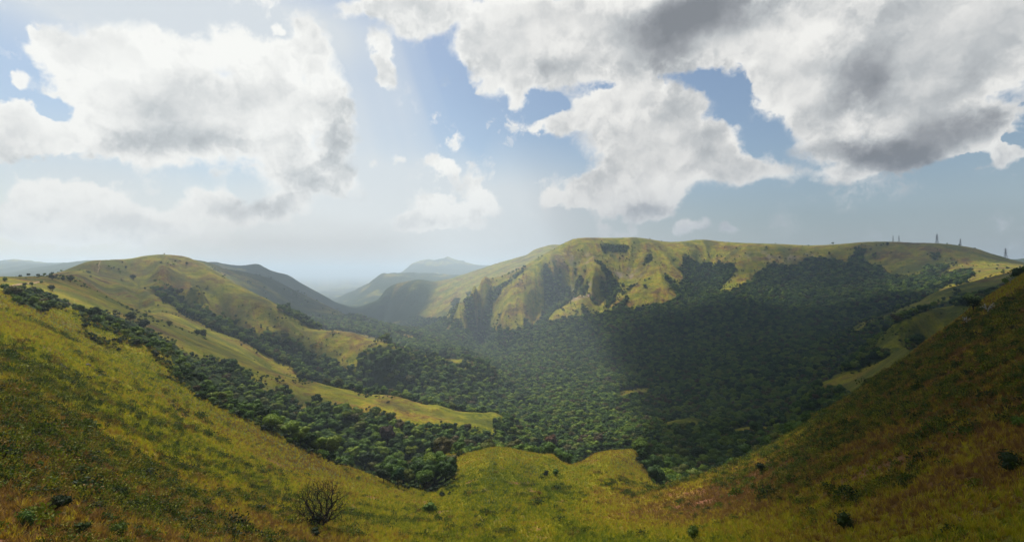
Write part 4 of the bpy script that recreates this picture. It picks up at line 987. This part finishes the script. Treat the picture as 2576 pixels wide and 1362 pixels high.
# ------------------------------------------------------------------ the lone bare tree in the bowl
def lone_tree():
    x, y, z = ground_hit(808, 1330); H = 125/1288*y*1.05
    g = np.random.default_rng(21); e_ = empty('bare_tree', (x, y, z-.1), 0)
    tag(e_, 'lone leafless tree with a dark spreading crown in the grassy bowl', 'tree')
    nodes = [np.array([0, 0, -.03]), np.array([-.01, 0, .05]), np.array([-.04, 0, .11]), np.array([-.06, 0, .17])]; par = [-1, 0, 1, 2]; dist = [0, .08, .15, .21]
    T_ = []
    while len(T_) < 1300:
        v = g.uniform(-1, 1, 3)
        rr = np.linalg.norm(v*[1, 1, 1])
        if rr < 1 and (rr > .55 or g.random() < .35):
            p = v*np.array([.52, .45, .45])+np.array([0, 0, .54])
            if p[2] > .10+.25*max(0, .25-abs(p[0])): T_.append(p)
    root = nodes[-1]; T_.sort(key=lambda p: np.linalg.norm(p-root))
    for p in T_:
        N_ = np.array(nodes); d = np.linalg.norm(N_-p, axis=1); cost = d+.42*np.array(dist); cost[0] = 9
        k = int(np.argmin(cost)); a_ = nodes[k]; L = d[k]; n_ = max(1, int(L/.07)); last = k
        for q in range(1, n_+1):
            w = a_+(p-a_)*q/n_+(g.normal(size=3)*.010 if q < n_ else 0)+np.array([0, 0, -.03*math.sin(math.pi*q/n_)*L*3])
            nodes.append(w); par.append(last); dist.append(dist[last]+L/n_); last = len(nodes)-1
    cnt = [0]*len(nodes); kids = [[] for _ in nodes]
    for k in range(len(nodes)-1, 0, -1): cnt[k] += (1 if not kids[k] else 0); kids[par[k]].append(k); cnt[par[k]] += cnt[k]
    rad = [max(.0016*math.sqrt(c+.3), .0020)*H*1.25 for c in cnt]; NP = [n_*H for n_ in nodes]
    tr, tw = MB(), MB(); limb = {}
    top = 3
    def owner(k):
        while par[k] > top: k = par[k]
        return k
    own = {}
    for k in range(1, len(nodes)):
        own[k] = k if par[k] <= top else own[par[k]]
        seg = [NP[par[k]], NP[k]]; rr = [rad[par[k]] if par[k] > top or k <= top else rad[k], rad[k]]
        if k <= top: tube(tr, seg, [rad[1]*1.25 if par[k] == 0 else rad[par[k]], rad[k]], 8)
        elif cnt[k] < 4: tube(tw, seg, [min(rr[0], rad[k]*1.5), max(rad[k], .016)], 3)
        else: tube(limb.setdefault(own[k], MB()), seg, rr, 6)
    part('trunk', tr.mesh('trunk', [M_bark]), e_)
    for k, mb in limb.items(): part('branch', mb.mesh('branch', [M_bark]), e_)
    part('twigs', tw.mesh('twigs', [M_bark]), e_)
    mb = MB(); tips = np.array([NP[k] for k in range(4, len(nodes)) if not kids[k]])
    leaves(mb, tips+g.normal(size=tips.shape)*.06, None, .045, g)
    part('foliage', mb.mesh('foliage', [M_shrub], False), e_)['label'] = 'sparse small leaves left at the tips of the twigs'
    mb = MB(); c = np.array([-.10*H, 0, .17*H])
    for k in range(5):
        cc = c+g.normal(size=3)*H*.035; mb.add(ICO1[0]*H*.07*(1+g.normal(size=(len(ICO1[0]), 1))*.15)+cc, ICO1[1])
        d = g.normal(size=(160, 3)); d /= np.linalg.norm(d, axis=1)[:, None]; leaves(mb, cc+d*H*.10*(.7+.5*g.random((160, 1))), None, .11, g)
    part('climber', mb.mesh('climber', [M_darkl], False), e_)['label'] = 'dense black green climber round the trunk'
lone_tree()

# ------------------------------------------------------------------ rocks on the left flank
m, t, o = mat('lichen_rock'); M_rock = m
ps = t.n('ShaderNodeNewGeometry').outputs['Position']; nr = t.noise(ps, 2.2, 6, .7)
rp = t.n('ShaderNodeValToRGB'); t.put(rp.inputs[0], nr); rp.color_ramp.elements[0].color = (.012, .011, .010, 1); rp.color_ramp.elements[0].position = .38
rp.color_ramp.elements[1].color = (.17, .15, .13, 1); rp.color_ramp.elements[1].position = .68
bp = t.n('ShaderNodeBump'); bp.inputs['Strength'].default_value = 1; bp.inputs['Distance'].default_value = .2; t.put(bp.inputs['Height'], nr)
principled(t, o, rp.outputs[0], .9, .2, bp.outputs[0])
def rock_at(px, py, wpx, hpx, label, n_=1, rot=0.0):
    x, y, z = ground_hit(px, py); W_ = wpx/1288*y; H = hpx/1288*y; g = np.random.default_rng(int(px*3+py))
    e_ = empty('rock_outcrop' if n_ > 1 else 'rock', (x, y, z), rot) if n_ > 1 else None
    v0, f0 = ICO2; 
    for k in range(n_):
        mb = MB(); d = 1+.22*np.sign(np.sin(v0@g.normal(size=(3, 5))*2.6+g.random(5)*6)).sum(1)*.25+g.normal(size=len(v0))*.06
        w_ = W_/(n_*.55 if n_ > 1 else 1)
        c = np.array([(k-(n_-1)/2)*W_/max(n_, 1)*.85, g.normal()*.1*W_, -.35*k*H/max(1, n_-1) if n_ > 1 else 0])
        mb.add(v0*d[:, None]*np.array([w_*.5, w_*.45, H*.55])+c, f0)
        ms = mb.mesh('rock', [M_rock], False)
        if n_ > 1: part('boulder', ms, e_)
        else:
            e_ = bpy.data.objects.new('rock', ms); col.objects.link(e_); e_.location = (x, y, z); e_.rotation_euler = (0, 0, rot)
    return tag(e_, label, 'rock')
rock_at(157, 926, 34, 19, 'dark craggy outcrop arching out of the left flank', 4)
rock_at(219, 919, 14, 9, 'small rounded dark rock right of the craggy outcrop')
rock_at(250, 947, 15, 10, 'dark flat rock downhill of the small rounded one')
rock_at(192, 950, 7, 9, 'narrow upright rock just under the craggy outcrop')
rock_at(110, 959, 11, 7, 'little dark rock low left of the craggy outcrop')
rock_at(198, 1106, 17, 11, 'grey rock in the middle of the left flank')
rock_at(238, 933, 9, 7, 'tiny rock between the rounded and the flat rocks')
rock_at(417, 988, 6, 6, 'small black stone high on the green part of the left flank')
rock_at(426, 911, 10, 8, 'dark rock at the brow of the left flank by the gully wood')
rock_at(128, 1052, 5, 6, 'small whitish stone alone on the left flank')

# ------------------------------------------------------------------ dirt trails
m, t, o = mat('trodden_earth')
principled(t, o, t.mix(t.noise(t.n('ShaderNodeNewGeometry').outputs['Position'], .8, 4), (.22, .14, .08, 1), (.30, .21, .13, 1)), .95)
def trail(pp, w_):
    P_ = []
    for (a_, b_) in zip(pp[:-1], pp[1:]):
        for k in range(12):
            f = k/12; P_.append(hit(a_[0]+(b_[0]-a_[0])*f, a_[1]+(b_[1]-a_[1])*f))
    P_ = [p for p in P_]; vs = []; fs = []
    for k, p in enumerate(P_):
        q = P_[min(k+1, len(P_)-1)]; q0 = P_[max(k-1, 0)]; d = Vector((q[0]-q0[0], q[1]-q0[1], 0))
        d = d.normalized() if d.length > 1e-6 else Vector((1, 0, 0)); nrm = Vector((-d.y, d.x, 0))*w_*(.7+.5*random.random())
        for sgn in (-1, 0, 1):
            X_, Y_ = p[0]+nrm.x*sgn, p[1]+nrm.y*sgn; vs.append((X_, Y_, float(ground(X_, Y_))+.25-.2*abs(sgn)))
    for k in range(len(P_)-1):
        if abs(P_[k][1]-P_[k+1][1]) > 60: continue
        for c in (0, 1): fs.append((3*k+c, 3*k+c+1, 3*k+4+c, 3*k+3+c))
    m_ = bpy.data.meshes.new('path'); m_.from_pydata(vs, [], fs); m_.materials.append(m); o_ = bpy.data.objects.new('path', m_); col.objects.link(o_); o_['kind'] = 'structure'
trail([(246,686),(247,680),(250,674),(248,667),(252,659),(253,655)], .4)
trail([(12,723),(36,718),(52,714),(84,712),(112,706)], .8)
trail([(150,779),(166,776),(180,779),(192,780)], .7)

# ------------------------------------------------------------------ lattice pylons on the mountain crest
m, t, o = mat('galvanised_steel')
p_ = t.n('ShaderNodeBsdfPrincipled'); p_.inputs['Base Color'].default_value = (.22, .23, .25, 1); p_.inputs['Metallic'].default_value = .4; p_.inputs['Roughness'].default_value = .6
t.l.new(p_.outputs[0], o.inputs[0]); M_steel = m
def pylon_meshes():
    H = 28.0; hw = lambda z: 3.2*(1-z/15.0)+1.15*z/15.0 if z < 15 else 1.15*(1-(z-15)/13)+.35*(z-15)/13
    legs = []
    for sx in (-1, 1):
        for sy in (-1, 1):
            mb = MB(); tube(mb, [(sx*hw(z), sy*hw(z), z) for z in (-2.5, 0, 5, 10, 15, 21, 28)], [.32]*7, 4); legs.append(mb.mesh('leg', [M_steel]))
    mb = MB(); zs = [0, 4, 7.5, 10.5, 13, 15, 17, 19, 21, 23, 25, 27]
    for a_, b_ in zip(zs[:-1], zs[1:]):
        for (ux, uy, vx, vy) in ((-1, -1, 1, -1), (1, -1, 1, 1), (1, 1, -1, 1), (-1, 1, -1, -1)):
            A_ = (ux*hw(a_), uy*hw(a_), a_); B_ = (vx*hw(b_), vy*hw(b_), b_); C_ = (vx*hw(a_), vy*hw(a_), a_); D_ = (ux*hw(b_), uy*hw(b_), b_)
            tube(mb, [A_, B_], [.15]*2, 3); tube(mb, [C_, D_], [.15]*2, 3); tube(mb, [D_, B_], [.14]*2, 3)
    brace = mb.mesh('bracing', [M_steel]); arms = []
    for z, L in ((13.5, 6.6), (18.5, 6.0), (23.5, 5.4)):
        mb = MB()
        for s in (-1, 1):
            for yy in (-1, 1):
                tube(mb, [(s*hw(z), yy*hw(z), z), (s*L, 0, z+.5)], [.34]*2, 3); tube(mb, [(s*hw(z), yy*hw(z), z+1.3), (s*L, 0, z+.5)], [.18]*2, 3)
            for f in (.3, .6): tube(mb, [(s*(hw(z)+(L-hw(z))*f), 0, z+.1), (s*(hw(z)+(L-hw(z))*f), 0, z+1.1-.6*f)], [.14]*2, 3)
        arms.append(mb.mesh('cross_arm', [M_steel]))
    ins = MB(); 
    for z, L in ((13.5, 6.6), (18.5, 6.0), (23.5, 5.4)):
        for s in (-1, 1): tube(ins, [(s*L, 0, z+.5), (s*L, 0, z-.2), (s*L, 0, z-1.1)], [.12, .28, .2], 6)
    mb = MB()
    for s in (-1, 1): tube(mb, [(0, 0, 25.5), (s*2.6, 0, 29.3)], [.13, .08], 3); tube(mb, [(s*.4, 0, 28), (s*2.6, 0, 29.3)], [.1, .07], 3)
    return legs, brace, arms, ins.mesh('insulators', [M_steel]), mb.mesh('peak', [M_steel])
PYL = pylon_meshes()
for (px, py, hpx, rz, lab, yy) in [
  (2246.6, 616.9, 17, .9, 'left one of the twin lattice pylons close together on the mountain crest', None),
  (2261.4, 617.5, 18, .9, 'right one of the twin lattice pylons close together on the mountain crest', None),
  (2357, 615.6, 24.5, .25, 'tallest looking lattice pylon on the top of the rounded summit', None),
  (2415.8, 619.8, 18, .2, 'lattice pylon sunk behind the crest right of the rounded summit', None),
  (2529.6, 652.0, 25, .15, 'lattice pylon far right, lowest on the descending skyline', None)]:
    if yy is None:
        th_ = math.atan2(px-1288, 1288); i_ = int(np.searchsorted(gt, th_)); w_ = (GR[:, 0] > 1000) & (GR[:, 0] < 4000)
        j_ = int(np.argmax(np.where(w_, EL[:, i_], -9))); r_c = math.exp(gs[j_]); x, y = r_c*math.sin(th_), r_c*math.cos(th_); z = float(ground(x, y))
    else: y = yy; x = (px-1288)/1288*y; z = float(ground(x, y))
    sc = hpx/1288*y/29.3
    if 0: pass
    e_ = empty('lattice_pylon', (x, y, z), rz, sc); tag(e_, lab, 'pylon', 'power line pylons on the mountain crest')
    for l in PYL[0]: part('leg', l, e_)
    part('bracing', PYL[1], e_)
    for l in PYL[2]: part('cross_arm', l, e_)
    part('insulators', PYL[3], e_); part('peak', PYL[4], e_)
